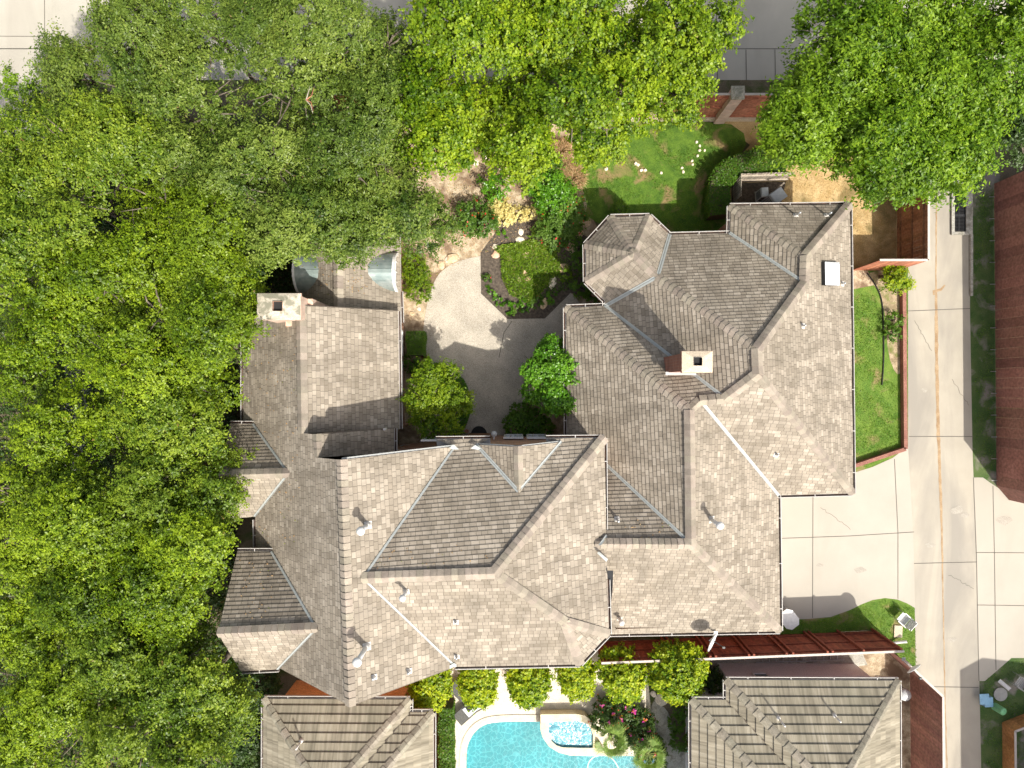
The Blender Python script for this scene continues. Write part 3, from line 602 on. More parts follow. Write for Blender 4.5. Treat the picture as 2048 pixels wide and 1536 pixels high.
hm, MQ = wall_loop([p_[k] for k in 'm1 m2 m3 m4 m6'.split()], .22, 5.45, house)
def soffit(edges, z, d, ref):
    for e in edges:
        mb = MB(); a_, b_ = e.split('-'); A, B = p_[a_].copy(), p_[b_].copy(); fc = RF.face_of((a_, b_)); n = RF.n[fc[0]]; inn = Vector((-n.x, -n.y, 0)).normalized()*d
        mb.quad([A-Vector((0, 0, .12)), B-Vector((0, 0, .12)), B+inn-Vector((0, 0, .12)), A+inn-Vector((0, 0, .12))]); mb.build('soffit', M['trim'], ref)
soffit('r1-r2 r2-r3 r3-r4 r4-r5 r5-r6 r1-r7 r7-r8 r14-r15 r15-r16'.split(), 3, .4, roof); soffit('m1-m2 m2-m3 m3-m4 m6-m7 m8-m1 e1-e2 e3-e4 w1-w2 w3-w5 f1-f2'.split(), 5, .3, roof)
def rect_wall(x0, x1, y0, y1, z1): return wall_loop([Vector((x0, y0, 0)), Vector((x1, y0, 0)), Vector((x1, y1, 0)), Vector((x0, y1, 0))], 0, z1, house)
xw = p_['w3'].x+.35; rect_wall(xw, p_['m6'].x-.1, p_['a4'].y+.35, p_['a3'].y-.15, 3.7)
rect_wall(p_['w1'].x+.35, p_['e1'].x-.28, p_['a1'].y-.1, p_['a0'].y-.2, 3.3)
rect_wall(p_['x1'].x+.3, p_['f1'].x-.28, p_['f2'].y-1, p_['f1'].y-.2, 2.45)
def rake(edges, inn, low, mat='brick'):
    mb = MB()
    for e in edges:
        a_, b_ = e.split('-'); A, B = p_[a_]+Vector((0, inn, -.03)), p_[b_]+Vector((0, inn, -.03)); mb.quad([A, B, (B.x, B.y, low), (A.x, A.y, low)])
    return mb.build('gable_wall', M[mat], house)
rake(['a0-e1'], -.12, 2.9, 'stucco'); rake(['a1-e2'], .1, 0); rake(['a1b-e3'], -.08, 2); rake(['a2-e4'], .05, 2); rake(['a3-m5'], -.14, 0); rake(['a4-m4', 'a4-w5'], .4, 0)
def rakex(edges, inn, low):
    mb = MB()
    for e in edges:
        a_, b_ = e.split('-'); A, B = p_[a_]+Vector((inn, 0, -.05)), p_[b_]+Vector((inn, 0, -.05)); mb.quad([A, B, (B.x, B.y, low), (A.x, A.y, low)])
    mb.build('gable_wall', M['brick'], house)
rakex(['c1-c3', 'c1-c5', 'd1-d3', 'd1-d5'], .35, 0)
mb = MB(); A, B, D = p_['g3'], p_['g5'], p_['g4']; yy = MQ[0].y; mb.quad([(A.x, yy, 4.6), (D.x, yy, 4.6), (D.x, D.y, D.z), (B.x, B.y-.05, B.z-.08), (A.x, A.y, A.z)]); mb.build('gable_wall', M['brick'], house)
def bargeboard(e, off=.0):
    a_, b_ = e.split('-'); A, B = p_[a_].copy(), p_[b_].copy(); sg = 1 if off >= 0 else -1; mb = MB(); mb.frame_box(A+Vector((0, 0, -.18)), B-A, Vector((0, off, 0)), Vector((0, 0, .15))); mb.build('bargeboard', M['edge' if abs(off) < .045 else 'trim'], roof)
for e, o_ in (('a0-e1', .035), ('a3-m5', .07), ('a1b-e3', .03), ('a1-e2', -.04), ('a4-m4', -.04), ('a4-w5', -.04), ('g5-g3', .05), ('g5-g4', .05)): bargeboard(e, o_)
# flashing scraps where the two roofs meet, and where valleys spill
def scrap(pts, z, name='valley_flashing'):
    mb = MB(); mb.quad([P(x, y, zz) for (x, y), zz in zip(pts, z)]); mb.build(name, M['valley'], roof)
scrap([(1196, 1091), (1212, 1069), (1215, 1073), (1203, 1090)], [6.33, 5.95, 5.95, 6.28]); scrap([(1194, 1106), (1198, 1103), (1216, 1118), (1213, 1124)], [6.4, 6.3, 5.95, 5.95])
scrap([(898, 896), (908, 889), (918, 899), (906, 899)], [5.9]*4); scrap([(941, 897), (950, 890), (962, 897), (956, 900)], [5.9]*4)
scrap([(896, 1333), (908, 1326), (914, 1330), (900, 1338)], [6.02]*4)
mb = MB(); mb.quad([P(1214.5, 1141, 6.0), P(1226.5, 1141, 6.02), P(1225, 1180, 5.5), P(1222, 1208, 5.1), P(1216.5, 1200, 5.1)]); mb.build('roof_gap_shade', M['darkmetal'], roof)  # flat dark sheet stands in for the shaded gap between the roofs
# windows on the courtyard side
def window(a_, b_, z0, z1, n, parent, panes=3):
    a_ = Vector(a_); b_ = Vector(b_); n = Vector(n); d = (b_-a_); L = d.length; d.normalize(); up = Vector((0, 0, 1)); h = z1-z0
    f = MB(); o = a_+up*z0+n*.01; t = .07
    for (u0, u1, v0, v1) in ((0, L, 0, t), (0, L, h-t, h), (0, t, t, h-t), (L-t, L, t, h-t)): f.frame_box(o+d*u0+up*v0, d*(u1-u0), n*.06, up*(v1-v0))
    for i in range(1, panes): f.frame_box(o+d*(L*i/panes-.015)+up*t, d*.03, n*.045, up*(h-2*t))
    f.frame_box(o+d*t+up*(h/2-.015), d*(L-2*t), n*.04, up*.03)
    w_ = f.build('window', M['white'], parent); g = MB(); g.frame_box(o+d*t*.5+up*t*.5, d*(L-t), n*.015, up*(h-t)); g.build('pane', M['glass'], w_)
xe = p_['e1'].x-.28
def W(py): return P(800, py, 0).y
for y0, y1 in ((664, 714), (724, 790), (800, 850)): window((xe, W(y0), 0), (xe, W(y1), 0), .9, 2.9, (1, 0, 0), house)
yn = MQ[0].y; rw = MQ[-1]
for x0, x1, z0, z1 in ((812, 850, 1.0, 2.6), (800, 858, 3.5, 4.9), (870, 905, 3.4, 4.6), (1010, 1046, 1.0, 3.1), (1052, 1090, 1.0, 3.1)):
    A = P(x0, 870, 0); B = P(x1, 870, 0); window((A.x, yn if x0 > 868 else p_['a3'].y-.13, 0), (B.x, yn if x0 > 868 else p_['a3'].y-.13, 0), z0, z1, (0, 1, 0), house)
# garage door and windows on the sides away from the courtyard
gx = p_['r5'].x-.32; gy0, gy1 = p_['r5'].y+1.2, p_['r4'].y-.9; mb = MB(); mb.frame_box((gx, gy0, 0), (.05, 0, 0), (0, gy1-gy0, 0), (0, 0, 2.3))
for k in range(1, 4): mb.frame_box((gx+.05, gy0, k*.57), (.012, 0, 0), (0, gy1-gy0, 0), (0, 0, .03))
mb.build('garage_door', M['acwhite'], house)
ys = MQ[2].y
for x in (945, 1010, 1080): A = P(x, 1300); window((A.x, ys, 0), (A.x+1.5, ys, 0), .9, 2.4, (0, -1, 0), house, 2); window((A.x, ys, 0), (A.x+1.3, ys, 0), 3.6, 4.9, (0, -1, 0), house, 2)
# front door recess, lantern
mb = MB(); A = P(940, 870); B = P(985, 870); mb.frame_box((A.x, yn, 0), (B.x-A.x, 0, 0), (0, .05, 0), (0, 0, 2.5)); mb.build('door', M['woodbrown'], house)
mb = MB(); A = P(988, 874, 2.9); mb.box(A+Vector((0, .12, -.25)), .16, .16, .22); mb.tube([A+Vector((0, -.1, .05)), A+Vector((0, .12, 0))], .02); mb.lathe(A+Vector((0, .12, -.03)), [(.13, 0), (.03, .1)], 8); mb.build('wall_lantern', M['plastic'], house)
# arched dormers with patinated metal vaults
def dormer(y_px0, y_px1, x_out, sgn):
    z0 = 2.6; A = P(x_out, y_px0, z0+.4); B = P(x_out, y_px1, z0+.4); yc = (A.y+B.y)/2; w_ = abs(A.y-B.y)/2; x0 = A.x; hz = 1.02; N = 18; mb = MB(); front = []; back = []
    for i in range(N+1):
        t = math.pi*i/N; y = yc+w_*math.cos(t); h = hz*math.sin(t); front.append(Vector((x0, y, z0+h))); back.append(Vector((x0-sgn*(h/.90+.02), y, z0+h)))
    for i in range(N): mb.quad([front[i], front[i+1], back[i+1], back[i]])
    for i in range(N): mb.quad([front[i]+Vector((0, 0, .02)), back[i]+Vector((0, 0, .02)), back[i]+Vector((0, 0, -.05)), front[i]+Vector((0, 0, -.05))]) if i in (4, 9, 14) else None
    d = mb.build('dormer_vault', M['patina'], roof, True)
    t = MB()
    for i in range(N):
        a0, a1 = front[i], front[i+1]; c = Vector((0, yc, z0)); s0 = Vector((0, (a0.y-yc)*.86, (a0.z-z0)*.86))+Vector((x0, yc, z0)); s1 = Vector((0, (a1.y-yc)*.86, (a1.z-z0)*.86))+Vector((x0, yc, z0)); X = Vector((sgn*.10, 0, 0))
        t.quad([a0+X, a1+X, s1+X, s0+X]); t.quad([a0, a1, a1+X, a0+X]); t.quad([s0, s1, s1+X, s0+X])
    t.build('dormer_trim', M['white'], d)
    g = MB(); g.quad([(x0+sgn*.03, yc+(f_.y-yc)*.9, z0+(f_.z-z0)*.9) for f_ in front]); g.build('dormer_glass', M['glass'], d)
    m = MB()
    for k in (-.5, 0, .5): m.box((x0+sgn*.06, yc+k*w_, z0), .03, .03, hz*math.sqrt(1-k*k)*.88)
    m.box((x0+sgn*.06, yc, z0-.1), .16, w_*2, .1); m.box((x0+sgn*.06, yc, z0+.45), .03, w_*1.6, .03)
    m.build('dormer_mullion', M['white'], d)
    window((x0-sgn*.26, yc-w_*.8, 0), (x0-sgn*.26, yc+w_*.8, 0), .8, 2.9, (sgn, 0, 0), house)
dormer(503, 583, 789, 1); dormer(503, 587, 598, -1)
# chimneys
def chimney(x0, x1, y0, y1, zt, zb, mat, crown, ledge=None):
    A = P(x0, y0, zt); B = P(x1, y1, zt); cx, cy = (A.x+B.x)/2, (A.y+B.y)/2; sx, sy = abs(B.x-A.x), abs(A.y-B.y)
    b = MB(); b.box((cx, cy, zb), sx-.12, sy-.12, zt-.16-zb); b.box((cx, cy, zt-.34), sx-.04, sy-.04, .10); b.box((cx, cy, zt-.24), sx+.02, sy+.02, .12)
    if ledge: b.box(ledge[:3], *ledge[3:])
    ch = b.build('chimney', M[mat], roof)
    c = MB(); X0, X1, Y0, Y1 = cx-sx/2, cx+sx/2, cy-sy/2, cy+sy/2; hw_ = .17 if crown == 'mortar' else .13; o = [(X0, Y0, zt-.10), (X1, Y0, zt-.10), (X1, Y1, zt-.10), (X0, Y1, zt-.10)]; i_ = [(cx-hw_, cy-hw_, zt), (cx+hw_, cy-hw_, zt), (cx+hw_, cy+hw_, zt), (cx-hw_, cy+hw_, zt)]
    for k in range(4): c.quad([o[k], o[(k+1) % 4], i_[(k+1) % 4], i_[k]])
    c.build('chimney_crown', M[crown], ch)
    f = MB()
    for k in range(4):
        a0, a1 = Vector(i_[k]), Vector(i_[(k+1) % 4]); dn = Vector((0, 0, -.12)); f.quad([a0+Vector((0, 0, .05)), a1+Vector((0, 0, .05)), a1+dn, a0+dn])
    f.build('flue', M['brick'] if crown == 'mortar' else M['darkmetal'], ch); g = MB(); g.quad([Vector(q)+Vector((0, 0, -.10)) for q in i_]); g.build('flue_throat', M['black'], ch)  # black plate stands in for the unlit depth of the flue
    return ch
lc = P(557, 613, 7.3); chimney(512, 599, 586, 639, 7.3, 0, 'brickpink', 'mortar', (lc.x+.35, lc.y-.08, 0, 1.0, 1.0, 6.1))
chimney(1365, 1427, 702, 745, 8.2, 3.9, 'brickdark', 'crown')
mb = MB(); A = P(1331, 746, 5.6); B = P(1380, 748, 6.6); mb.bar(A+Vector((0, -.02, .05)), P(1392, 747, 6.2), .12, .05); mb.build('chimney_flashing', M['boot'], roof)
# skylight
n = RF.n['Em']; A = P(1644, 526, 4.35); c_ = [P(1644, 527, 0), 0]
def on_face(k, px, py, lift=0.):
    """point of the roof plane k seen at the pixel"""
    a_, b_, cc = fitplane([p_[v] for v in FC[k].split()]); z = 4.
    for _ in range(20): q = P(px, py, z); z = a_*q.x+b_*q.y+cc
    return P(px, py, z)+RF.n[k]*lift
q = [on_face('Em', x, y) for x, y in ((1641, 525), (1670, 526), (1670, 572), (1642, 571))]
mb = MB(); up = RF.n['Em']
for i in range(4): a0, a1 = q[i], q[(i+1) % 4]; mb.quad([a0, a1, a1+up*.18, a0+up*.18])
mb.quad([x+up*.17 for x in q]); sk = mb.build('skylight', M['darkmetal'], roof); ce = sum(q, Vector())/4
mb = MB(); top = [x+up*.185 for x in q]; ins = [ce.lerp(x, .82)+up*.24 for x in q]
for i in range(4): mb.quad([top[i], top[(i+1) % 4], ins[(i+1) % 4], ins[i]])
mb.quad(ins); mb.build('skylight_dome', M['skylight'], sk)
# roof vents: (face, px, py, height, radius, capped)
def vent(k, px, py, h, r, cap, par=None, rf=None):
    q = on_face(k, px, py) if rf is None else rf; n = RF.n[k] if rf is None else Vector((0, .4, .9)); up = (Vector((0, 0, 1))-n*n.z).normalized(); hz = up.cross(n).normalized(); s_ = max(.095, r*1.7)
    b = MB(); b.frame_box(q-hz*s_-up*s_*1.1+n*.02, hz*2*s_, up*2.2*s_, n*.015); b.lathe(q+Vector((0, 0, -.05)), [(r*1.9, 0), (r*1.25, .22)], 12)
    base = b.build('vent_flashing', M['boot'], par or roof); m = MB(); m.lathe(q, [(r, -.1), (r, h)], 12)
    if cap: m.lathe(q+Vector((0, 0, h)), [(r*1.1, -.05), (r*1.9, 0), (r*1.9, .07), (r*.5, .14)], 14)
    m.build('vent_pipe', M['vent'] if cap else M['steel'], base, True)
for a_ in [('EM', 735, 1050, 1.0, .075, 1), ('EM', 733, 1293, 1.35, .08, 1), ('MS', 813, 1182, .8, .06, 1), ('E2', 1422, 1039, 1.15, .075, 1), ('S2', 1239, 1236, .55, .06, 1),
           ('MS', 912, 1243, .22, .04, 0), ('MS', 914, 1312, .3, .04, 0), ('EM', 748, 1354, .22, .045, 0), ('EM', 818, 1342, .25, .045, 0), ('N0', 1591, 431, .5, .04, 0), ('N0', 1652, 431, .5, .04, 0),
           ('Em', 1684, 568, .28, .035, 0), ('Em', 1605, 652, .3, .035, 0), ('S1', 1552, 909, .28, .035, 0), ('N3', 1234, 1039, .45, .045, 0)]: vent(*a_)
# pale pipe outlet on the lower tier
mb = MB(); q = on_face('T2', 771, 858); mb.lathe(q, [(.05, -.1), (.05, .25)], 8); mb.build('vent_pipe', M['boot'], roof)
# satellite dishes
def dish(base, top, face, label, size=.42):
    t = thing('satellite_dish', base, label, 'satellite dish'); m = MB(); base = Vector(base); top = Vector(top); m.tube([base, base.lerp(top, .5)+Vector((0, 0, .1)), top], .022, 8); m.box(base, .14, .14, .03); m.build('mast', M['steel'], t)
    f = Vector(face).normalized(); x = f.cross(Vector((0, 0, 1))).normalized(); y = x.cross(f).normalized(); r = MB(); N = 24; rings = []
    for j, (rr, dp) in enumerate(((0.02, 0), (.35, .012), (.7, .045), (1, .09))):
        rings.append([top+(x*math.cos(2*math.pi*i/N)*.92+y*math.sin(2*math.pi*i/N)*1.1)*rr*size+f*(dp+.05) for i in range(N)])
    for A, B in zip(rings, rings[1:]):
        for i in range(N): r.quad([A[i], A[(i+1) % N], B[(i+1) % N], B[i]])
    for i in range(N): A = rings[-1]; r.quad([A[i], A[(i+1) % N], A[(i+1) % N]-f*.02, A[i]-f*.02])
    r.quad(rings[0]); r.build('reflector', M['plastic'], t, True)
    l = MB(); tip = top+f*.55-y*.22; l.tube([top-y*size*.9+f*.05, tip], .014, 6); l.box(tip+Vector((0, 0, -.04)), .1, .07, .1); l.build('feed_arm', M['darkmetal'], t); return t
b_ = P(1431, 1266, 3.0); dish(b_, b_+Vector((-.45, -.05, .75)), (.8, -.35, .45), 'grey-white satellite dish on the bottom edge of the brown shingle roof')
# ---------------------------------------------------------------- neighbours
def tiled(name, Vn, Fn, caps, vals, guts, label, wallpts, wz, wmat, vents):
    global RF, p_
    t = thing(name, sum((P(x, y) for x, y in wallpts), Vector())/len(wallpts), label, 'house'); old = RF; R = Roof(Vn, Fn)
    r = R.cover('roof', t, M['tile'], .34, .055); R.caps(caps.split(), r, M['tilecap'], .14, .36, .07); R.valleys(vals.split(), r, .05) if vals else None; R.gutters(guts.split(), r)
    wall_loop([P(x, y) for x, y in wallpts], 0, wz, t, wmat)
    for px, py, z, h in vents:
        m = MB(); q = P(px, py, z); m.lathe(q, [(.11, -.1), (.06, .12)], 10); m.lathe(q, [(.035, 0), (.035, h)], 8); m.build('vent_pipe', M['boot'], r, True)
    return t, r
# south-east neighbour: eave at 2.9 m; ridge points solved from a 0.75 pitch
EV = 2.9
def hipz(A, B, run_frac=1.): pass
def ridge_pt(px, py, k, eave, nrm, pitch):
    """height where the view ray meets the plane rising inwards from an eave point"""
    E = P(*eave, EV); z = 4.
    for _ in range(30): q = P(px, py, z); z = EV+pitch*((q.x-E.x)*nrm[0]+(q.y-E.y)*nrm[1])
    return z
PI_ = .62
zA = ridge_pt(1610, 1536, 0, (1452, 1360), (0, -1), PI_); zB = ridge_pt(1500, 1527, 0, (1450, 1400), (0, -1), PI_)
def xy_from(eave, inward, dist): return None
E1 = P(1452, 1360, EV); E2 = P(1797, 1355, EV); E3 = P(1450, 1400, EV); E4 = P(1383, 1402, EV)
wE = E2.x-E1.x; half = wE/2
class RoofW(Roof):
    def __init__(s, Pts, Fc):
        s.p = Pts; s.f = Fc; s.n = {}
        for k, vs in Fc.items():
            a_, b_, c_ = fitplane([s.p[v] for v in vs.split()]); s.n[k] = Vector((-a_, -b_, 1)).normalized()
def hip_house(name, x0, x1, x0b, yN, yNb, yS, flip, label, wall, wmat, vents, stucco=None, ev=EV, pt=PI_):
    """main hip x0..x1 from yN southwards, with a set-back wing reaching out to x0b from yNb (x0b beyond x0)"""
    s = -1 if flip else 1
    def X(a): return a
    half = abs(x1-x0)/2; zr = ev+pt*half; xm = (x0+x1)/2
    wing = abs(x0-x0b); xr = xm
    # wing merges: its north plane rises from yNb; its side plane from x0b; meets main side plane in a valley
    halfb = abs(x1-x0b)/2; d = min(halfb, half+wing/2)
    zr2 = ev+pt*(abs(x1-x0b)/2); xm2 = (x1+x0b)/2
    Pt = dict(a=Vector((x0, yN, ev)), b=Vector((x1, yN, ev)), c=Vector((x0, yNb, ev)), d=Vector((x0b, yNb, ev)), e=Vector((x0b, yS, ev)), f=Vector((x1, yS, ev)),
              m=Vector((xm, yN-half, zr)))
    # main ridge starts at m; the wing's hip climbs from d to the point w where its height passes the main ridge
    Pt['n'] = Vector((xm2, yN-half-(abs(xm2-xm)), zr2))     # higher ridge of the full width
    # valley from c climbs inward (45 deg) until the main side plane ends on the hip m
    vz = zr; Pt['v'] = Vector((xm, yNb-half, zr)) if yNb-half < yN-half else Vector((xm, yNb-half, zr))
    hb = abs(xm2-x0b); Pt['w'] = Vector((xm2, yNb-hb, zr2)); Pt['o'] = Vector((xm2, yS+hb, zr2))
    Fn = dict(N='a b m', S1='a m v c', NB='c v w d' , SB='d w o e', E='b f o w v m', So='e o f')
    t = thing(name, ((x0+x1)/2, yN-3, 0), label, 'house'); R = RoofW(Pt, Fn); r = R.cover('roof', t, M['tile'], .34, .05)
    R.caps(['a-m', 'b-m', 'm-v', 'd-w', 'w-o', 'v-w', 'e-o', 'f-o'], r, M['tilecap'], .15, .36, .07); R.valleys(['c-v'], r, .03, 'edge'); R.gutters(['a-b', 'a-c', 'c-d', 'd-e', 'b-f'], r)
    s_ = 1 if x0 < x1 else -1; o = .42
    wl = [Vector((x0+o*s_, yN-o, 0)), Vector((x1-o*s_, yN-o, 0)), Vector((x1-o*s_, yS+o, 0)), Vector((x0b+o*s_, yS+o, 0)), Vector((x0b+o*s_, yNb-o, 0)), Vector((x0+o*s_, yNb-o, 0))]
    wall_loop(wl, 0, ev-.06, t, wmat)
    sf = MB(); sf.quad([Pt['a']-Vector((0, 0, .1)), Pt['b']-Vector((0, 0, .1)), wl[1]+Vector((0, 0, ev-.1)), wl[0]+Vector((0, 0, ev-.1))]); sf.build('soffit', M['trim'], r)
    for px, py, h in vents:
        z = 4.
        for _ in range(30): q = P(px, py, z); z = ev+pt*min(yN-q.y, abs(q.x-x0b), abs(x1-q.x))
        m = MB(); m.lathe(q, [(.11, -.05), (.06, .14)], 10); m.lathe(q, [(.035, 0), (.035, h)], 8); m.build('vent_pipe', M['boot'], r, True)
    return t, r, wl
tB, rB, wlB = hip_house('tiled_house', E1.x, E2.x, E4.x, E1.y, E3.y, E1.y-16, False, 'house with ribbed grey-brown tile roof and pale wall beside the maroon alley fence', None, 'stucco', [(1556, 1435, .75), (1668, 1430, .6)])
window((P(1485, 1330).x, wlB[0].y, 0), (P(1515, 1330).x, wlB[0].y, 0), 1.2, 2.2, (0, 1, 0), tB, 1)
S1_ = P(528, 1398, EV); S2_ = P(820, 1392, EV); S3_ = P(866, 1425, EV)
tA, rA, wlA = hip_house('tiled_house', S2_.x, S1_.x, S3_.x, S1_.y, S3_.y, S1_.y-16, True, 'house with mossy tan tile roof and orange siding, left of the swimming pool', None, 'orange', [(603, 1481, .7)])
mb = MB()
for k in range(1, 8): mb.frame_box((wlA[0].x, wlA[0].y+.001, k*.36), (wlA[1].x-wlA[0].x, 0, 0), (0, .012, 0), (0, 0, .02))
mb.build('siding_batten', M['orange'], tA)
t = thing('brick_neighbour_house', P(2300, 1700), 'two storey brick house just off the bottom right corner, shading the alley', 'house')
EP = [P(x, y, 0) for x, y in ((2039, 1513), (2084, 1488), (2160, 1498), (2600, 1510), (2600, 2200), (2046, 2200))]
q = inset(EP, .55); m = MB()
for i in range(6): A, B = q[i], q[(i+1) % 6]; m.quad([A, B, (B.x, B.y, 6.1), (A.x, A.y, 6.1)])
m.build('wall', M['brick'], t); m = MB(); ap = [P(2330, 1800, 0), P(2330, 1950, 0)]
for i in range(6):
    A, B = EP[i]+Vector((0, 0, 6.2)), EP[(i+1) % 6]+Vector((0, 0, 6.2)); k0, k1 = (0 if i in (5, 0, 1, 2) else 1), 0
    c0 = Vector((ap[0].x, ap[0].y, 10.0)) if i in (0, 1, 2) else Vector((ap[1].x, ap[1].y, 10.0)); m.quad([A, B, c0])
c0, c1 = [Vector((a_.x, a_.y, 10.0)) for a_ in ap]; m.quad([EP[3]+Vector((0, 0, 6.2)), c1, c0]); m.quad([EP[0]+Vector((0, 0, 6.2)), c0, c1]); m.quad([(v.x, v.y, 6.2) for v in EP]); m.build('roof', M['cap'], t)
# ---------------------------------------------------------------- fences
def fence(name, pts, h, mat, label, posts=(), side=1, board=.14, rail=True, top=True, cat='fence', z0=0., gap=.008, group=None, kick=None):
    Q = [P(x, y, 0) for x, y in pts]; c = sum(Q, Vector())/len(Q); t = thing(name, c, label, cat, group); bm = MB(); tp = MB(); rl = MB(); up = Vector((0, 0, 1))
    for A, B in zip(Q, Q[1:]):
        d = B-A; L = d.length; d.normalize(); nn = Vector((-d.y, d.x, 0))*side; n = max(1, int(L/board))
        for i in range(n):
            c_ = R_(.78, 1.18); hh = h+R_(-.012, .012); o = A+d*(L*i/n+gap/2)+nn*R_(-.004, .004); bm.frame_box(o+up*(z0+.03), d*(L/n-gap), nn*.02, up*(hh-z0), (c_, c_*R_(.94, 1.04), c_))
        if top: tp.frame_box(A+up*(h+.045)-nn*.03, d*L, nn*.09, up*.03)
        if rail:
            for z in (h*.12, h*.5, h*.86): rl.frame_box(A+nn*.022+up*z, d*L, nn*.045, up*.09, (.9, .9, .9))
    b = bm.build('boards', M[mat], t)
    if top: tp.build('cap_rail', M['fencetop'], t)
    if rail: rl.build('rail', M[mat], t)
    for A, nn, wd in posts:
        m = MB(); m.box(A+Vector(nn)*.10, wd, wd, h+.06); m.build('post', M[mat], t)
    return t
fN = fence('board_fence', [(690, 237), (1640, 237)], 2.62, 'woodpink', 'reddish cedar fence with brick pillars along the back lawn', side=-1, board=.15, z0=.25)
mb = MB(); A = P(690, 238); B = P(1640, 238); mb.frame_box(A+Vector((0, -.12, 0)), B-A, Vector((0, .10, 0)), Vector((0, 0, .28))); mb.build('concrete_kerb', M['crown'], fN)
for x in (869, 1011, 1153, 1295, 1437, 1579):
    m = MB(); q = P(x, 238); m.box(q, .46, .46, 2.78); pl = m.build('pillar', M['brickpink'], fN); m = MB(); m.box(q+Vector((0, 0, 2.78)), .54, .54, .10); m.box(q+Vector((0, 0, 2.88)), .40, .40, .05); m.build('pillar_cap', M['mortar'], pl)
fE = fence('board_fence', [(1640, 237), (1794, 375), (1794, 541)], 2.44, 'woodbrown', 'dark brown board fence between the dry lawn and the alley', side=-1, top=True)
fR = fence('board_fence', [(1703, 541), (1794, 541)], 2.44, 'woodpink', 'short pinkish red fence joining the house to the alley fence corner', side=1, rail=False)
def along(A, B, xs):  # post positions on a base line from top-of-post pixels
    out = []
    for x in xs:
        u = 1040+(x-1040)*.924; t = (u-A[0])/(B[0]-A[0]); out.append(P(A[0]+(B[0]-A[0])*t, A[1]+(B[1]-A[1])*t))
    return out
pA, pB = (1190, 1284), (1748, 1262)
fS = fence('board_fence', [pA, pB], 2.44, 'woodred', 'long deep red fence with paired posts below the driveway lawn', side=1,
           posts=[(q, (0, 1, 0), .085) for q in along(pA, pB, (1345, 1356, 1420, 1431, 1497, 1507, 1572, 1585, 1654, 1664, 1726, 1801))])
fD = fence('board_fence', [(1748, 1279), (1819, 1345), (1821, 1620)], 2.44, 'woodmaroon', 'maroon fence running down the left side of the alley past the tiled house', side=1, rail=False)
fX = fence('board_fence', [(2400, 260), (1987, 368), (1992, 971), (2017, 1000), (2400, 1030)], 3.25, 'woodmaroon', 'tall maroon fence on the right side of the alley', side=1, rail=False, board=.43, gap=.006)
for k in range(14):
    m = MB(); q = P(1987+k*.4, 395+k*43.5); m.tube([q+Vector((-.02, 0, .1)), q+Vector((-.26, 0, .1))], .018, 6); m.build('bracket', M['steel'], fX)
fence('timber_bin', [(2110, 1402), (2003, 1444), (2005, 1620)], .8, 'woodcedar', 'low cedar board enclosure in the bottom right corner of the photo', side=1, rail=False, cat='enclosure', board=.4)
# low timber edging of the side lawn
t = MB(); Q = [P(x, y) for x, y in ((1802, 578), (1805, 897), (1703, 931))]
for A, B in zip(Q, Q[1:]): t.bar(A+Vector((0, 0, .14)), B+Vector((0, 0, .14)), .16, .30)
tag(t.build('timber_edging', M['timber']), 'low maroon timber wall bordering the side lawn beside the alley', 'edging')
t = MB(); Q = chaik([(1734, 546), (1752, 570), (1765, 600), (1767, 650), (1768, 720), (1764, 770)], 2, False); t.tube([P(x, y, .05) for x, y in Q], .028, 6)
tag(t.build('garden_hose', M['black']), 'black hose-like garden edging curving over the side lawn', 'garden edging')
# weathered screen round the machines
sc = thing('wooden_screen', P(1510, 365), 'weathered grey wooden screen enclosing air conditioners behind the hedge', 'fence')
mb = MB(); A = P(1465, 365); B = P(1570, 362); d = (B-A).normalized(); L = (B-A).length
for i in range(18): mb.frame_box(A+d*(L*i/18), d*.10, Vector((0, .02, 0)), Vector((0, 0, 1.25+R_(-.04, .04))), (R_(.7, 1.2),)*3)
mb.build('boards', M['woodgrey'], sc); mb = MB()
for z in (.3, 1.0): mb.frame_box(A+Vector((0, -.06, z)), d*L, Vector((0, .06, 0)), Vector((0, 0, .09)))
mb.build('rail', M['woodgrey'], sc)
C2 = P(1465, 408); mb = MB()
for i in range(9): mb.frame_box(A+(C2-A)*(i/9), (C2-A)*.08, Vector((.02, 0, 0)), Vector((0, 0, 1.25)), (R_(.7, 1.1),)*3)
mb.build('side_boards', M['woodgrey'], sc); mb = MB(); mb.bar(P(1535, 395, .3), P(1568, 366, 1.3), .06, .09); mb.build('brace', M['woodgrey'], sc)
# ---------------------------------------------------------------- loose things
def ac(px, py, z, sx, sy, rot, label):
    t = thing('air_conditioner', P(px, py), label, 'air conditioner'); c = P(px, py, z); g = Vector((c.x, c.y, 0)); m = MB(); m.box(g+Vector((0, 0, .06)), sx, sy, z-.06, rot); m.build('casing', M['acwhite'], t)
    m = MB(); m.box(g+Vector((0, 0, z)), sx*.92, sy*.92, .04, rot); m.build('lid', M['acwhite'], t); m = MB(); m.box(g, sx*1.2, sy*1.2, .06, rot); m.build('pad', M['path'], t)
    X = Vector((math.cos(rot), math.sin(rot), 0)); Y = Vector((-math.sin(rot), math.cos(rot), 0)); m = MB()
    for k in range(7): m.frame_box(g+X*(-sx/2-.012)-Y*sy*.42+Vector((0, 0, .12+k*(z-.2)/7)), X*.01, Y*sy*.84, Vector((0, 0, .03)))
    for k in range(7): m.frame_box(g-Y*(sy/2+.012)-X*sx*.42+Vector((0, 0, .12+k*(z-.2)/7)), X*sx*.84, Y*.01, Vector((0, 0, .03)))
    m.build('grille', M['darkmetal'], t); return t
ac(1557, 391, 1.1, .52, .62, -.95, 'larger grey-white air conditioner standing at an angle by the wooden screen'); ac(1530, 384, .8, .30, .40, .08, 'smaller flat grey electrical box inside the wooden screen')
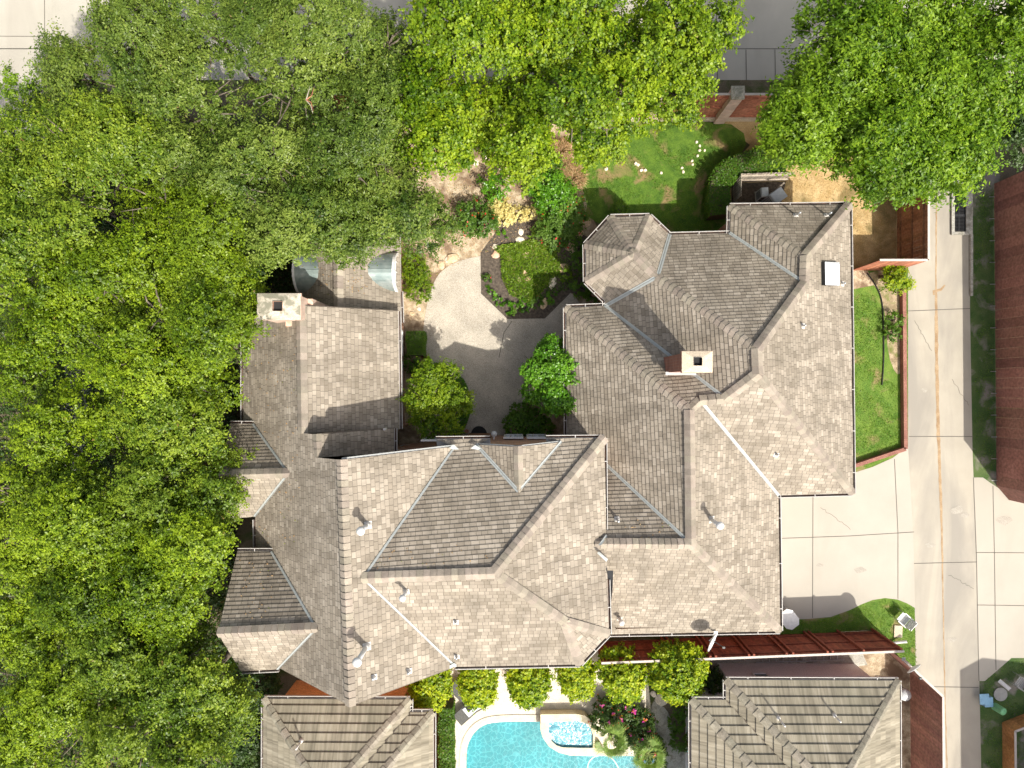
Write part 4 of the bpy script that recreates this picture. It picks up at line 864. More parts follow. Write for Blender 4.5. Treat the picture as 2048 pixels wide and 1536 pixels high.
def leg_table():
    t = thing('folding_table', P(1578, 1242), 'white folding card table standing by the garage corner', 'table'); c = P(1579, 1239, .74); rot = -.9; m = MB(); X = Vector((math.cos(rot), math.sin(rot), 0)); Y = Vector((-math.sin(rot), math.cos(rot), 0))
    k = .20; s = .43; o = [(-s+k, -s), (s-k, -s), (s, -s+k), (s, s-k), (s-k, s), (-s+k, s), (-s, s-k), (-s, -s+k)]
    T = [c+X*x+Y*y*.82 for x, y in o]; m.quad(T); Bm = [q-Vector((0, 0, .04)) for q in T]; m.quad(Bm[::-1])
    for i in range(8): m.quad([Bm[i], Bm[(i+1) % 8], T[(i+1) % 8], T[i]])
    m.build('tabletop', M['plastic'], t)
    for x, y in ((-.3, -.25), (.3, -.25), (.3, .25), (-.3, .25)):
        m = MB(); q = c+X*x+Y*y; m.tube([q-Vector((0, 0, .04)), (q.x+x*.1, q.y+y*.1, 0.02)], .014, 6); m.build('leg', M['steel'], t)
leg_table()
def chair(px, py, rot, label, mat='plastic'):
    t = thing('garden_chair', P(px, py), label, 'chair'); c = P(px, py); X = Vector((math.cos(rot), math.sin(rot), 0)); Y = Vector((-math.sin(rot), math.cos(rot), 0)); m = MB()
    for i in range(6): m.frame_box(c-X*.22+Y*(-.22+i*.075)+Vector((0, 0, .44)), X*.44, Y*.06, Vector((0, 0, .02)))
    m.build('seat', M[mat], t); m = MB()
    for i in range(5): m.frame_box(c-X*.22+Y*(.22+i*.015)+Vector((0, 0, .50+i*.09)), X*.44, Y*.02, Vector((0, 0, .07)))
    m.build('backrest', M[mat], t)
    for x, y in ((-1, -1), (1, -1), (1, 1), (-1, 1)):
        m = MB(); m.tube([c+X*x*.22+Y*y*.22+Vector((0, 0, .9 if y > 0 else .62)), c+X*x*.23+Y*y*.26], .015, 6); m.build('leg', M['steel'], t)
    for x in (-1, 1): m = MB(); m.frame_box(c+X*(x*.23-.02)-Y*.22+Vector((0, 0, .62)), X*.04, Y*.44, Vector((0, 0, .025))); m.build('armrest', M[mat], t)
chair(1796, 1232, -2.3, 'grey-white metal chair on the small lawn by the driveway'); chair(2028, 1358, -2.2, 'grey chair on shaded grass at the right edge of the alley', 'grey')
m = MB(); q = P(1795, 1262); m.box(q+Vector((0, 0, .012)), .36, .52, .06, -.05); tag(m.build('stepping_slab', M['crown']), 'cream rectangular slab lying on the small lawn', 'slab')
m = MB(); m.tube([P(1785, 1286, .12), P(1814, 1283, .35)], .06, 10); tag(m.build('white_pipe', M['plastic']), 'white plastic pipe lying on grass beside the cream slab', 'pipe')
m = MB(); m.tube([P(1998, 1361, .15), P(2020, 1379, .45)], .09, 12); tag(m.build('white_pipe', M['plastic']), 'cream pipe propped on the shaded grass right of the alley', 'pipe')
m = MB(); m.box(P(1968, 1398, 0), .36, .42, .34, .05); m.box(P(1968, 1398, .34), .40, .46, .04, .05); tag(m.build('storage_box', M['blue']), 'pale blue plastic box on the shaded grass', 'box')
m = MB(); A = P(1988, 1412, .2); B = P(2008, 1424, .7)
pts = [A.lerp(B, i/16) for i in range(17)]; m.tube(pts, [.17 if i % 2 else .13 for i in range(17)], 14); tag(m.build('corrugated_pipe', M['green'], None, True), 'green corrugated plastic pipe leaning near the blue box', 'pipe')
m = MB(); m.lathe(P(2000, 1388, .013), [(.30, 0), (.30, .05)], 20); tag(m.build('utility_cover', M['grey']), 'round grey utility cover in the shaded grass', 'utility cover')
q = P(1807, 1318, 2.5); dd = dish(q, q+Vector((.08, -.1, .45)), (.55, -.8, .45), 'white satellite dish on the maroon fence corner by the alley', .33)
t = thing('gas_grill', P(1805, 1385), 'silver round kettle barbecue between the tiled house and maroon fence', 'barbecue'); c = P(1808, 1388, .8); g = Vector((c.x, c.y, 0))
m = MB(); m.lathe(g, [(.08, .55), (.24, .68), (.28, .82)], 18); m.build('bowl', M['steel'], t, True); m = MB(); m.lathe(g, [(.28, .82), (.24, .95), (.08, 1.03), (.02, 1.05)], 18); m.build('lid', M['acwhite'], t, True)
for k in range(3): m = MB(); a_ = k*2.1; m.tube([g+Vector((math.cos(a_)*.2, math.sin(a_)*.2, .65)), g+Vector((math.cos(a_)*.33, math.sin(a_)*.33, 0))], .014, 6); m.build('leg', M['darkmetal'], t)
m = MB(); m.box(g+Vector((-.42, -.1, .7)), .3, .3, .03); m.build('side_shelf', M['plastic'], t)
sheet('bounce_strip', [(1395, 1290), (1715, 1282), (1735, 1330), (1640, 1345), (1395, 1345)], .012, 'path')  # pale strip added to bounce light onto the shaded neighbour wall
t = thing('ladder', P(1610, 1322), 'grey metal ladder lying on the ground along the pale neighbour wall', 'ladder'); A = P(1512, 1325, .06); B = P(1688, 1319, .06); d = B-A
for o_ in (0, .36): m = MB(); m.bar(A+Vector((0, o_, 0)), B+Vector((0, o_, 0)), .03, .07); m.build('rail', M['steel'], t)
for i in range(1, 13): m = MB(); m.bar(A+d*(i/13), A+d*(i/13)+Vector((0, .36, 0)), .03, .03); m.build('rung', M['steel'], t)
m = MB(); m.bar(P(1545, 1310, .05), P(1648, 1306, .05), .14, .08); tag(m.build('timber_beam', M['white']), 'white painted board lying between the red fence and the ladder', 'board')
# storm drain
t = thing('storm_drain', P(1915, 415), 'long black storm drain grate set in a concrete frame in the shaded alley', 'drain'); m = MB()
def rc(x0, x1, y0, y1, z): m.frame_box(P(x0, y1, z-.06 if z > .1 else z), P(x1, y1, z)-P(x0, y1, z), P(x0, y0, z)-P(x0, y1, z), Vector((0, 0, .06)))
for r_ in ((1902, 1908, 360, 470), (1931, 1944, 360, 470), (1908, 1931, 360, 368), (1908, 1931, 464, 470)): rc(*r_, .06)
m.build('frame', M['path'], t); m = MB(); m.quad([P(1908, 368, .024), P(1908, 464, .024), P(1931, 464, .024), P(1931, 368, .024)]); m.build('pit', M['black'], t)  # flat black sheet stands in for the unlit depth under the grate
m = MB()
for i in range(34):
    y = 369+i*2.8
    if 428 < y < 433: continue
    A = P(1908, y, .09); B = P(1928, y, .09); m.frame_box(A, B-A, Vector((0, .018, 0)), Vector((0, 0, .025)))
m.frame_box(P(1917, 464, .088), Vector((.03, 0, 0)), P(1917, 368, .088)-P(1917, 464, .088), Vector((0, 0, .02))); m.frame_box(P(1908, 433, .088), P(1930, 433, .09)-P(1908, 433, .09), Vector((0, .10, 0)), Vector((0, 0, .03))); m.build('grate', M['darkmetal'], t)
# raised kerb continuing below the grate
m = MB(); A = P(1938, 592, .02); m.frame_box(A, P(1943, 592, .02)-A, P(1938, 470, .02)-A, Vector((0, 0, .12))); tag(m.build('kerb', M['path']), kind='structure')
# door mat, plant pot
A = P(958, 869, .03); m = MB(); N = 16; m.quad([A+Vector((math.cos(math.pi*i/N)*.36, math.sin(math.pi*i/N)*.38, .02)) for i in range(N+1)])
for i in range(N): a0 = Vector((math.cos(math.pi*i/N)*.36, math.sin(math.pi*i/N)*.38, 0)); a1 = Vector((math.cos(math.pi*(i+1)/N)*.36, math.sin(math.pi*(i+1)/N)*.38, 0)); m.quad([A+a0, A+a1, A+a1+Vector((0, 0, .02)), A+a0+Vector((0, 0, .02))])
tag(m.build('door_mat', M['mat']), 'black half-round doormat at the courtyard entrance', 'doormat')
m = MB(); m.lathe(P(934, 862, .028), [(.07, 0), (.10, .16), (.08, .16), (.07, .1)], 14); tag(m.build('clay_pot', M['brick'], None, True), 'small terracotta pot beside the black doormat', 'pot')
m = MB(); q = P(846, 711); [m.box(q+Vector((.12*i*.7, -.05*i, .0)), .22, .45, .12+.0*i, .6) for i in range(2)]; tag(m.build('brick_edging', M['brickdark']), 'small patch of dark red bricks at the patio edge', 'bricks')
# rocks
def rock(px, py, r, label, asp=1., rot=0., h=.5, tint=(1, 1, 1), group=None, name='garden_rock', cat='rock'):
    rg = random.Random(int(px*7+py)); c = P(px, py, .012); m = MB(); rr = r/44.4; N = 9; prof = [(1.0, 0), (1.02, .35), (.82, .8), (.45, 1.0)]; jit = [rg.uniform(.78, 1.18) for _ in range(N)]; k0 = 0; rings = []
    for pr, pz in prof:
        ring = []
        for i in range(N):
            t_ = 2*math.pi*i/N; x = math.cos(t_)*rr*pr*jit[i]*asp; y = math.sin(t_)*rr*pr*jit[i]; ring.append(c+Vector((x*math.cos(rot)-y*math.sin(rot), x*math.sin(rot)+y*math.cos(rot), pz*rr*h*rg.uniform(.85, 1.1))))
        rings.append(ring)
    for A, B in zip(rings, rings[1:]):
        for i in range(N): m.quad([A[i], A[(i+1) % N], B[(i+1) % N], B[i]], tint)
    m.quad(rings[-1], tint); return tag(m.build(name, M['rock']), label, cat, group)
WH = (1.25, 1.25, 1.25); PK = (1.1, .82, .68); TN = (.95, .8, .62)
for x, y in ((1212, 338), (1271, 327), (1276, 330), (1282, 341), (1290, 341), (1322, 346), (1364, 336), (1366, 344), (1384, 322), (1385, 329), (1399, 292), (1399, 301), (1409, 301), (1395, 312), (1257, 256), (1393, 284)):
    rock(x, y, 3.6 if x < 1300 else 2.8, 'round white stone lying on the green back lawn', 1, 0, 1.2, (1.35, 1.35, 1.3), 'white stones on the lawn', 'white_stone', 'stone')
R3 = [(904, 517, 9, 'flat tan rock touching the curved top edge of the patio', 1.4, .2, TN), (895, 520, 6, 'bright white rock at the curved top of the patio', 1, 0, WH), (882, 530, 9, 'tall tan rock left of the bright white patio rock', .8, .1, TN),
      (990, 493, 6, 'cream rock above the left end of the bark bed', 1, 0, WH), (991, 510, 8, 'pink rock at the bark bed top, left of the ground cover', 1, .4, PK), (1018, 516, 7, 'pink rock inside the upper left of the ground cover', 1, 1, PK), (1038, 510, 6, 'white upright rock in the middle of the bed top row', .8, 0, WH),
      (1051, 508, 8, 'larger cream rock in the bed top row', 1.1, .5, TN), (1079, 503, 7, 'pink rock at the right end of the bed top row', 1, 0, PK), (1049, 546, 7, 'topmost of three tan rocks within the ground cover', 1, 0, PK), (1039, 559, 6, 'lower left of three tan rocks within the ground cover', 1, 0, PK), (1055, 559, 7, 'lower right of three tan rocks within the ground cover', 1.2, .7, PK),
      (1105, 565, 13, 'large grey-white boulder in the shaded bark bed', .75, -.3, WH), (1087, 608, 13, 'long pointed tan rock near the bottom of the bark bed', .55, -.2, TN), (1126, 537, 11, 'grey flat rock half in turret shadow', 1.1, .8, TN), (1120, 540, 6, 'small sunlit tan wedge rock beside the grey flat rock', 1.3, 0, PK),
      (1040, 480, 7, 'lower of two white rocks on the brown mulch', 1.2, 0, WH), (1041, 464, 7, 'upper of two white rocks on the brown mulch', .8, 0, WH), (1160, 469, 9, 'tan rock beside the red flowering bush near the turret', .8, -.3, PK), (1143, 496, 10, 'tan rock left of the turret gutter', 1.1, .5, TN), (1172, 445, 9, 'shaded brown rock above the turret corner', 1.1, 0, TN),
      (1106, 490, 7, 'reddish rock below the red flowering bush', 1, 0, PK), (951, 325, 7, 'white rock in the bare soil under the tree edge', 1, 0, WH), (970, 311, 7, 'pale rock near the tree shadow in the bare soil', 1.2, 0, WH), (1008, 395, 5, 'small white rock above the yellow shrub', 1.3, 0, WH), (838, 618, 4, 'small white rock beside the left courtyard wall', 1, 0, WH), (824, 627, 4, 'cream pebble pile near the clipped bush', 1.4, 0, TN),
      (1307, 1388, 6, 'small pale stepping stone at the start of the garden path', 1.1, 0, WH), (1323, 1398, 12, 'pale stepping stone on the garden path by the pool', 1.1, .5, (1.05, 1.05, 1.05)), (1137, 290, 9, 'tan rock under the edge of the yellow-green tree', 1, 0, PK), (1108, 288, 9, 'orange tan rock left of the dry straw', 1.1, 0, PK)]
for x, y, r, lb, asp, rot, tn in R3: rock(x, y, r, lb, asp, rot, .55 if r < 10 else .3, tn, 'rocks in the garden')
# ---------------------------------------------------------------- pool
pool = thing('swimming_pool', P(1080, 1560), 'turquoise swimming pool with a raised square spa', 'pool')
out = [(930, 1700), (930, 1510), (936, 1480), (955, 1454), (985, 1441), (1082, 1441), (1165, 1512), (1330, 1512), (1345, 1560), (1345, 1700)]
A = [P(x, y, .02) for x, y in out]; m = MB()
for a0, a1 in zip(A, A[1:]): m.quad([a0, a1, a1-Vector((0, 0, 1.3)), a0-Vector((0, 0, 1.3))])
m.build('pool_wall', M['poolfloor'], pool)
# hole in the ground under the pool: the ground sheet is cut round it
def sheet2(name, pts, z, mat, parent):
    vs = [P(x, y, 0) for x, y in pts]; vs = [Vector((v.x, v.y, z)) for v in vs]; tri = tessellate_polygon([vs]); o = obj(name, vs, [list(t) for t in tri], M[mat], parent)
    for p in o.data.polygons:
        if p.normal.z < 0: p.flip()
    return o
sheet2('pool_floor', out, -1.2, 'poolfloor', pool); sheet2('water', out, -.10, 'water', pool)
for a0, a1, wd in (((930, 1700), (930, 1510), .3), ((985, 1441), (1082, 1441), .3)): pass
m = MB(); cp = [(930, 1700), (930, 1510), (936, 1480), (955, 1454), (985, 1441), (1082, 1441)]
Q = [P(x, y, .02) for x, y in chaik(cp, 2, False)]; nn = []
for i in range(len(Q)): d = Q[min(i+1, len(Q)-1)]-Q[max(i-1, 0)]; nn.append(Vector((-d.y, d.x, 0)).normalized()*.26)
for i in range(len(Q)-1): m.quad([Q[i]-nn[i]*.15+Vector((0, 0, .03)), Q[i+1]-nn[i+1]*.15+Vector((0, 0, .03)), Q[i+1]+nn[i+1]+Vector((0, 0, .03)), Q[i]+nn[i]+Vector((0, 0, .03))]); m.quad([Q[i]-nn[i]*.15+Vector((0, 0, .03)), Q[i+1]-nn[i+1]*.15+Vector((0, 0, .03)), Q[i+1]-nn[i+1]*.15-Vector((0, 0, .15)), Q[i]-nn[i]*.15-Vector((0, 0, .15))])
co = m.build('coping', M['deck'], pool)
for p in co.data.polygons:
    if abs(p.normal.z) > .5 and p.normal.z < 0: p.flip()
SZ = .5
so_ = chaik([(1081, 1429), (1165, 1429), (1183, 1440), (1188, 1460), (1188, 1500), (1205, 1500), (1205, 1512), (1160, 1512), (1100, 1503), (1081, 1470)], 0)
so_ = [(1081, 1429), (1150, 1428), (1170, 1431), (1182, 1442), (1190, 1462), (1190, 1496), (1206, 1498), (1206, 1511), (1140, 1511), (1117, 1505), (1098, 1493), (1085, 1474), (1081, 1460)]
si_ = [(1098, 1444), (1155, 1442), (1172, 1447), (1181, 1456), (1186, 1470), (1186, 1496), (1184, 1496), (1160, 1496), (1125, 1495), (1113, 1491), (1103, 1482), (1098, 1470), (1097, 1460)]
So = [P(x, y, SZ) for x, y in so_]; Si = [P(x, y, SZ) for x, y in si_]; m = MB(); n_ = len(So)
for i in range(n_):
    j = (i+1) % n_; dn = Vector((0, 0, -SZ-.6)); m.quad([So[i], So[j], Si[j], Si[i]]); m.quad([So[i], So[j], So[j]+dn, So[i]+dn])
spa = m.build('spa_wall', M['coping'], pool); m = MB()
for i in range(n_): j = (i+1) % n_; m.quad([Si[i], Si[j], Si[j]+Vector((0, 0, -.46)), Si[i]+Vector((0, 0, -.46))])
m.quad([q+Vector((0, 0, -.45)) for q in Si]); m.build('spa_basin', M['spafloor'], spa); m = MB(); m.quad([q+Vector((0, 0, -.12)) for q in Si]); m.build('spa_water', M['spawater'], spa)
m = MB(); Q = chaik([(1176, 1560), (1174, 1530), (1185, 1514), (1205, 1509), (1225, 1515), (1240, 1540), (1242, 1570)], 3, False); m.tube([P(x, y, -.06) for x, y in Q], .025, 8)
tag(m.build('pool_hose', M['plastic']), 'white floating cleaner hose curving in the pool', 'hose')
def lounger(px, py, rot, label, towel):
    t = thing('sun_lounger', P(px, py), label, 'sun lounger', None); c = P(px, py, .02); X = Vector((math.cos(rot), math.sin(rot), 0)); Y = Vector((-math.sin(rot), math.cos(rot), 0)); up = Vector((0, 0, 1)); L = 1.35 if towel else 1.25; wd = .56
    m = MB()
    for s_ in (-1, 1): m.tube([c-X*L*.5+Y*s_*wd/2+up*.32, c+X*L*.18+Y*s_*wd/2+up*.32, c+X*L*.55+Y*s_*wd/2+up*.62], .018, 6)
    m.build('frame', M['darkmetal'], t); m = MB(); m.frame_box(c-X*L*.5-Y*wd/2+up*.31, X*L*.68, Y*wd, up*.02); m.build('seat', M['sling'], t); m = MB(); A = c+X*L*.18-Y*wd/2+up*.31; m.frame_box(A, X*L*.37+up*.30, Y*wd, up*.02); m.build('backrest', M['sling'], t)
    for x, y in ((-.45, -1), (-.45, 1), (.3, -1), (.3, 1)): m = MB(); m.tube([c+X*L*x+Y*y*wd*.46+up*.32, c+X*L*x+Y*y*wd*.5], .016, 6); m.build('leg', M['darkmetal'], t)
    if towel:
        m = MB(); m.frame_box(c-X*L*.12-Y*wd*.40+up*.335, X*L*.36, Y*wd*.8, up*.03); m.frame_box(c+X*L*.22-Y*wd*.40+up*.36, X*L*.3+up*.25, Y*wd*.8, up*.03); tag(m.build('towel', M['acwhite']), 'pale blue-white towel draped on the front sun lounger', 'towel')
lounger(938, 1415, .72, 'dark sun lounger with a pale towel by the pool', True); lounger(926, 1382, -.75, 'dark sun lounger half hidden by the round lime shrub', False)
# ---------------------------------------------------------------- plants
shrub('lime_shrub', 'lime', [(860, 1374, 36, 1.4, 1.1), (868, 1352, 26, 1.7, .8), (852, 1395, 24, 1.2, 1)], 'leftmost lime green shrub, below the roof corner and beside the tiled house', group='row of lime shrubs', leaf=(.10, .07), dens=2600, shell=.25)
for x, y, r, lb in ((957, 1362, 38, 'second lime green shrub from the left in the row along the pool'), (1056, 1358, 42, 'third lime green shrub from the left in the row along the pool'), (1152, 1345, 36, 'fourth lime green shrub from the left, above the spa')):
    shrub('lime_shrub', 'lime', [(x, y-2, r*.88, 1.5, 1.1), (x+1, y+20, r*.70, 1.2, 1.1), (x-5, y-20, r*.7, 1.8, .7)], lb, group='row of lime shrubs', leaf=(.10, .07), dens=2600, shell=.25)
shrub('lime_shrub', 'lime', [(1244, 1342, 40, 1.7, 1.1), (1250, 1368, 30, 1.4, 1), (1224, 1328, 24, 1.9, .8)], 'fifth lime green shrub from the left, touching the red fence', group='row of lime shrubs', leaf=(.10, .07), dens=2600, shell=.25)
shrub('lime_shrub', 'lime', [(1354, 1340, 48, 2.0, 1.0), (1360, 1364, 36, 1.8, 1), (1332, 1322, 28, 2.1, .8), (1376, 1325, 30, 2.1, .8)], 'largest and rightmost lime green shrub, against the long red fence', group='row of lime shrubs', leaf=(.10, .07), dens=2600, shell=.25)
shrub('dark_shrub', 'dark', [(1424, 1372, 24, .9, 1), (1418, 1350, 18, .7, 1)], 'dark shrub between the largest lime shrub and the pale neighbour wall')
for i, (x, y, r, lb) in enumerate(((1362, 1418, 17, 'upper of three dark green ball shrubs beside the garden path'), (1352, 1446, 15, 'middle of three dark green ball shrubs beside the garden path'), (1360, 1480, 19, 'lower of three dark green ball shrubs beside the garden path'))):
    shrub('ball_shrub', 'shrub', [(x, y, r, .35, .9)], lb, group='ball shrubs by the path', leaf=(.05, .03), clump=.08, shell=.2, dens=3600, stem=False)
for i, (x, y, r) in enumerate(((1245, 1425, 34), (1210, 1418, 24), (1275, 1450, 34), (1290, 1485, 26))): pass
fb = shrub('flowering_shrub', 'mixflower', [(1245, 1430, 32, .5, .9), (1208, 1420, 22, .5, 1), (1277, 1455, 32, .5, .8), (1296, 1490, 26, .4, .8), (1250, 1470, 26, .4, .8), (1195, 1440, 16, .4, .8), (1312, 1512, 18, .3, .8)], 'large mixed flower bed with pink, red and orange blooms beside the spa', 'flower bed', leaf=(.08, .05), clump=.14, dens=1700)
rg = np.random.default_rng(5); cs = [P(x, y, .95) for x, y in ((1253, 1416), (1243, 1436), (1226, 1428), (1243, 1440), (1268, 1424), (1205, 1412), (1290, 1440), (1310, 1510), (1262, 1470), (1298, 1460), (1218, 1445), (1283, 1480))]
for i_c, c in enumerate(cs): pp = np.array(c)+rg.normal(0, .04, (16, 3)); leaves('bloom', pp, np.tile([0, 0, 1.], (16, 1)), .09, .08, LM['pinkflower'], fb, 9+i_c)
def palm(px, py, h, label):
    t = thing('fan_palm', P(px, py), label, 'palm'); c = P(px, py, h); g = Vector((c.x, c.y, 0)); rg = random.Random(px); m = MB(); m.tube([g, g+Vector((.02, 0, h*.5)), c], [.11, .09, .08], 9); m.build('trunk', M['bark'], t)
    for k in range(15):
        a_ = k*2.4; el = rg.uniform(.1, 1.1); d = Vector((math.cos(a_)*math.cos(el), math.sin(a_)*math.cos(el), math.sin(el))); st = .45*rg.uniform(.8, 1.2); hub = c+d*st; m = MB(); m.bar(c, hub, .018, .012)
        sd = d.cross(Vector((0, 0, 1))).normalized(); nr = sd.cross(d).normalized()
        for j in range(17):
            b_ = math.radians(-95+190*j/16); e = (d*math.cos(b_)+sd*math.sin(b_)); ll = .48*rg.uniform(.85, 1.1)*(.75+.25*math.cos(b_)); w2 = e.cross(nr).normalized()*.022; cc = rg.uniform(.2, .9)
            md = hub+e*ll*.55; tip = hub+e*ll+Vector((0, 0, -.14)); m.quad([hub, md+w2+nr*.01, tip, md-w2+nr*.01], (cc, .5, 0))
        m.build('frond', LM['palm'], t)
palm(1222, 1478, 1.5, 'green fan palm beside the spa, the left one of two'); palm(1296, 1508, 1.5, 'green fan palm below the flower bed, the right one of two')
# hedges: clipped bodies covered in leaves
def hedge(pts, wd, h, kind, label, name='hedge', leaf=(.07, .045), dens=1500):
    SEED[0] += 1; rg = np.random.default_rng(SEED[0]); Q = [P(x, y) for x, y in chaik(pts, 2, False)]; t = thing(name, Q[len(Q)//2], label, 'hedge'); PS = []; NS = []
    L = sum((b-a).length for a, b in zip(Q, Q[1:])); n = int(L*(wd+h)*dens); seg = np.array([(b-a).length for a, b in zip(Q, Q[1:])]); pr = seg/seg.sum()
    i = rg.choice(len(seg), n, p=pr); s_ = rg.uniform(0, 1, n)[:, None]; A = np.array([tuple(q) for q in Q]); base = A[i]*(1-s_)+A[i+1]*s_; d = A[i+1]-A[i]; d /= np.linalg.norm(d, axis=1)[:, None]; nn = np.stack([-d[:, 1], d[:, 0], 0*d[:, 0]], 1)
    u = rg.uniform(-1, 1, n); topm = rg.uniform(0, 1, n) < wd/(wd+h)*.9; lat = np.where(topm, u, np.sign(u)*rg.uniform(.86, 1.03, n)); z = np.where(topm, h*rg.uniform(.90, 1.05, n), h*rg.uniform(.05, 1, n)); z *= (1-.12*np.abs(lat)**3)
    wob = .06*np.sin(base[:, 0]*5)+.06*np.sin(base[:, 1]*6.3)+rg.normal(0, .03, n); p = base+nn*((lat*wd/2)*(1+wob))[:, None]; p[:, 2] = z*(1+wob*.6); no = np.where(topm[:, None], np.array([[0, 0, 1.]]), nn*np.sign(lat)[:, None]+np.array([[0, 0, .5]]))
    tone = .45+.15*np.sin(base[:, 0]*3.1)*np.sin(base[:, 1]*2.7); leaves('foliage', p, no, leaf[0], leaf[1], LM[kind], t, SEED[0], tone)
    m = MB()
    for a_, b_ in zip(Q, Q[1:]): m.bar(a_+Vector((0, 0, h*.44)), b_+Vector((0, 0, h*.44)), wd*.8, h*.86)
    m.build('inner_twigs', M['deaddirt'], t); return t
hedge([(1560, 338), (1530, 330), (1490, 335), (1455, 345), (1430, 368), (1425, 400), (1428, 440)], 1.0, 1.1, 'shrub', 'curved clipped hedge wrapping round the wooden screen')
hedge([(897, 1395), (896, 1450), (898, 1650)], .62, 1.2, 'shrub', 'straight dark hedge strip between the tiled roof and the pool deck')
hedge([(836, 665), (836, 712)], .75, .9, 'shrub', 'clipped box hedge below the courtyard windows', leaf=(.04, .03), dens=3500)
shrub('clipped_bush', 'elm', [(826, 528, 24, .5, .9), (832, 550, 27, .5, .8), (838, 578, 28, .5, .8)], 'bright green clipped bush along the left patio wall', leaf=(.045, .03), clump=.09, dens=3000)
shrub('clipped_bush', 'shrub', [(824, 725, 18, .4, .9), (838, 738, 16, .4, .9)], 'small dark clipped bush above the round courtyard tree', leaf=(.045, .03), clump=.09, dens=2600)
tree('courtyard_tree', 'elm', [(862, 800, 56), (885, 770, 42), (850, 770, 38), (905, 800, 40), (850, 835, 42), (890, 840, 42)], 3.1, 'round feathery yellow-green tree left of the courtyard path', dens=2600, leaf=(.085, .045), clump=.25, per=50, pad=.45, trunk=.07, dz=.2, flat=.75)
hedge([(870, 738), (905, 748), (930, 785), (930, 830), (912, 862)], .55, 1.0, 'holly', 'clipped green hedge behind the feathery courtyard tree', leaf=(.05, .035), dens=2600)
tree('courtyard_tree', 'holly', [(1103, 750, 58), (1078, 735, 44), (1128, 738, 44), (1126, 782, 44), (1082, 784, 42), (1104, 714, 34), (1104, 795, 34)], 2.6, 'dense round glossy green tree beside the right wing eave', dens=3600, leaf=(.095, .065), clump=.18, per=40, rel=.1, pad=.42, trunk=.07, dz=.15, flat=.8, base=(1092, 765))
for x, y, r, lb in ((1036, 850, 20, 'left dark ball shrub beside the doorway'), (1063, 848, 21, 'middle dark ball shrub of the cluster beside the doorway'), (1085, 856, 16, 'right small dark ball shrub in the shady corner'), (1042, 828, 16, 'upper dark shrub at the edge of the courtyard path')):
    shrub('ball_shrub', 'shrub', [(x, y, r*1.3, .5, .9)], lb, leaf=(.06, .038), clump=.07, shell=.15, dens=4200, stem=False)
shrub('red_flower_shrub', 'redflower', [(945, 425, 26, .6, .8), (968, 445, 24, .6, .8), (935, 450, 18, .5, .8)], 'shrub with red blooms left of the yellow shrub', 'shrub', dens=1000, clump=.2, leaf=(.10, .06))
shrub('red_flower_shrub', 'redflower', [(1120, 445, 34, .8, .8), (1145, 415, 26, .8, .8), (1098, 460, 24, .6, .8), (1150, 440, 20, .8, .7), (1110, 480, 20, .5, .7)], 'larger shrub with red blooms left of the turret', 'shrub', dens=1000, clump=.22, leaf=(.10, .06))
shrub('yellow_shrub', 'yellow', [(1000, 415, 20, .4, .7), (1008, 432, 18, .4, .7), (1035, 430, 14, .3, .7), (1058, 428, 12, .3, .7), (992, 405, 14, .4, .7)], 'bright yellow leaved shrub between the two red flowering shrubs', dens=2200, clump=.12, leaf=(.07, .05))
shrub('green_shrub', 'holly', [(1095, 375, 34, 1.1, .8), (1105, 405, 30, 1.0, .8), (1120, 385, 24, 1.1, .8)], 'round green shrub above the larger red flowering shrub', dens=1300, clump=.2, leaf=(.10, .06))
shrub('green_shrub', 'holly', [(978, 362, 14, .8, .8), (990, 380, 18, .8, .8), (1008, 360, 14, .8, .8), (990, 395, 12, .6, .8)], 'sparse green shrub in the bare soil under the tree edge', dens=700, clump=.2, leaf=(.10, .06))
shrub('green_shrub', 'shrub', [(1100, 325, 18, .6, .7), (1080, 330, 14, .5, .7)], 'green shrub beside the dry grass clump', dens=1000, clump=.2, leaf=(.10, .06))
def tuft(px, py, r, kind, label, n=500, h=.5, name='grass_clump', cat='ornamental grass', wd=.02):
    SEED[0] += 1; rg = np.random.default_rng(SEED[0]); c = P(px, py); t = thing(name, c, label, cat); R = r/44.4; m = MB()
    for i in range(n):
        a_ = rg.uniform(0, 6.28); r0 = R*rg.uniform(0, .6); r1 = r0+R*rg.uniform(.2, .7); d = Vector((math.cos(a_), math.sin(a_), 0)); a2 = a_+rg.uniform(-.8, .8); d2 = Vector((math.cos(a2), math.sin(a2), 0)); b_ = c+d*r0; e = c+d*r0+d2*(r1-r0)+Vector((0, 0, h*rg.uniform(.1, .8))); md = (b_+e)/2+Vector((0, 0, h*.35)); sd = Vector((-d2.y, d2.x, 0))*wd/2; k = (rg.uniform(.1, 1), rg.uniform(0, 1), 0)
        m.quad([b_-sd, b_+sd, md+sd, md-sd], k); m.quad([md-sd, md+sd, e], k)
    m.build('blades', LM[kind], t)
tuft(1122, 305, 28, 'straw', 'brown dry grass clump under the yellow-green tree', 900); tuft(1146, 358, 30, 'straw', 'reddish straw grass clump beside the round green shrub', 1100); tuft(1128, 332, 22, 'straw', 'grey dead grass clump between two straw clumps', 700)
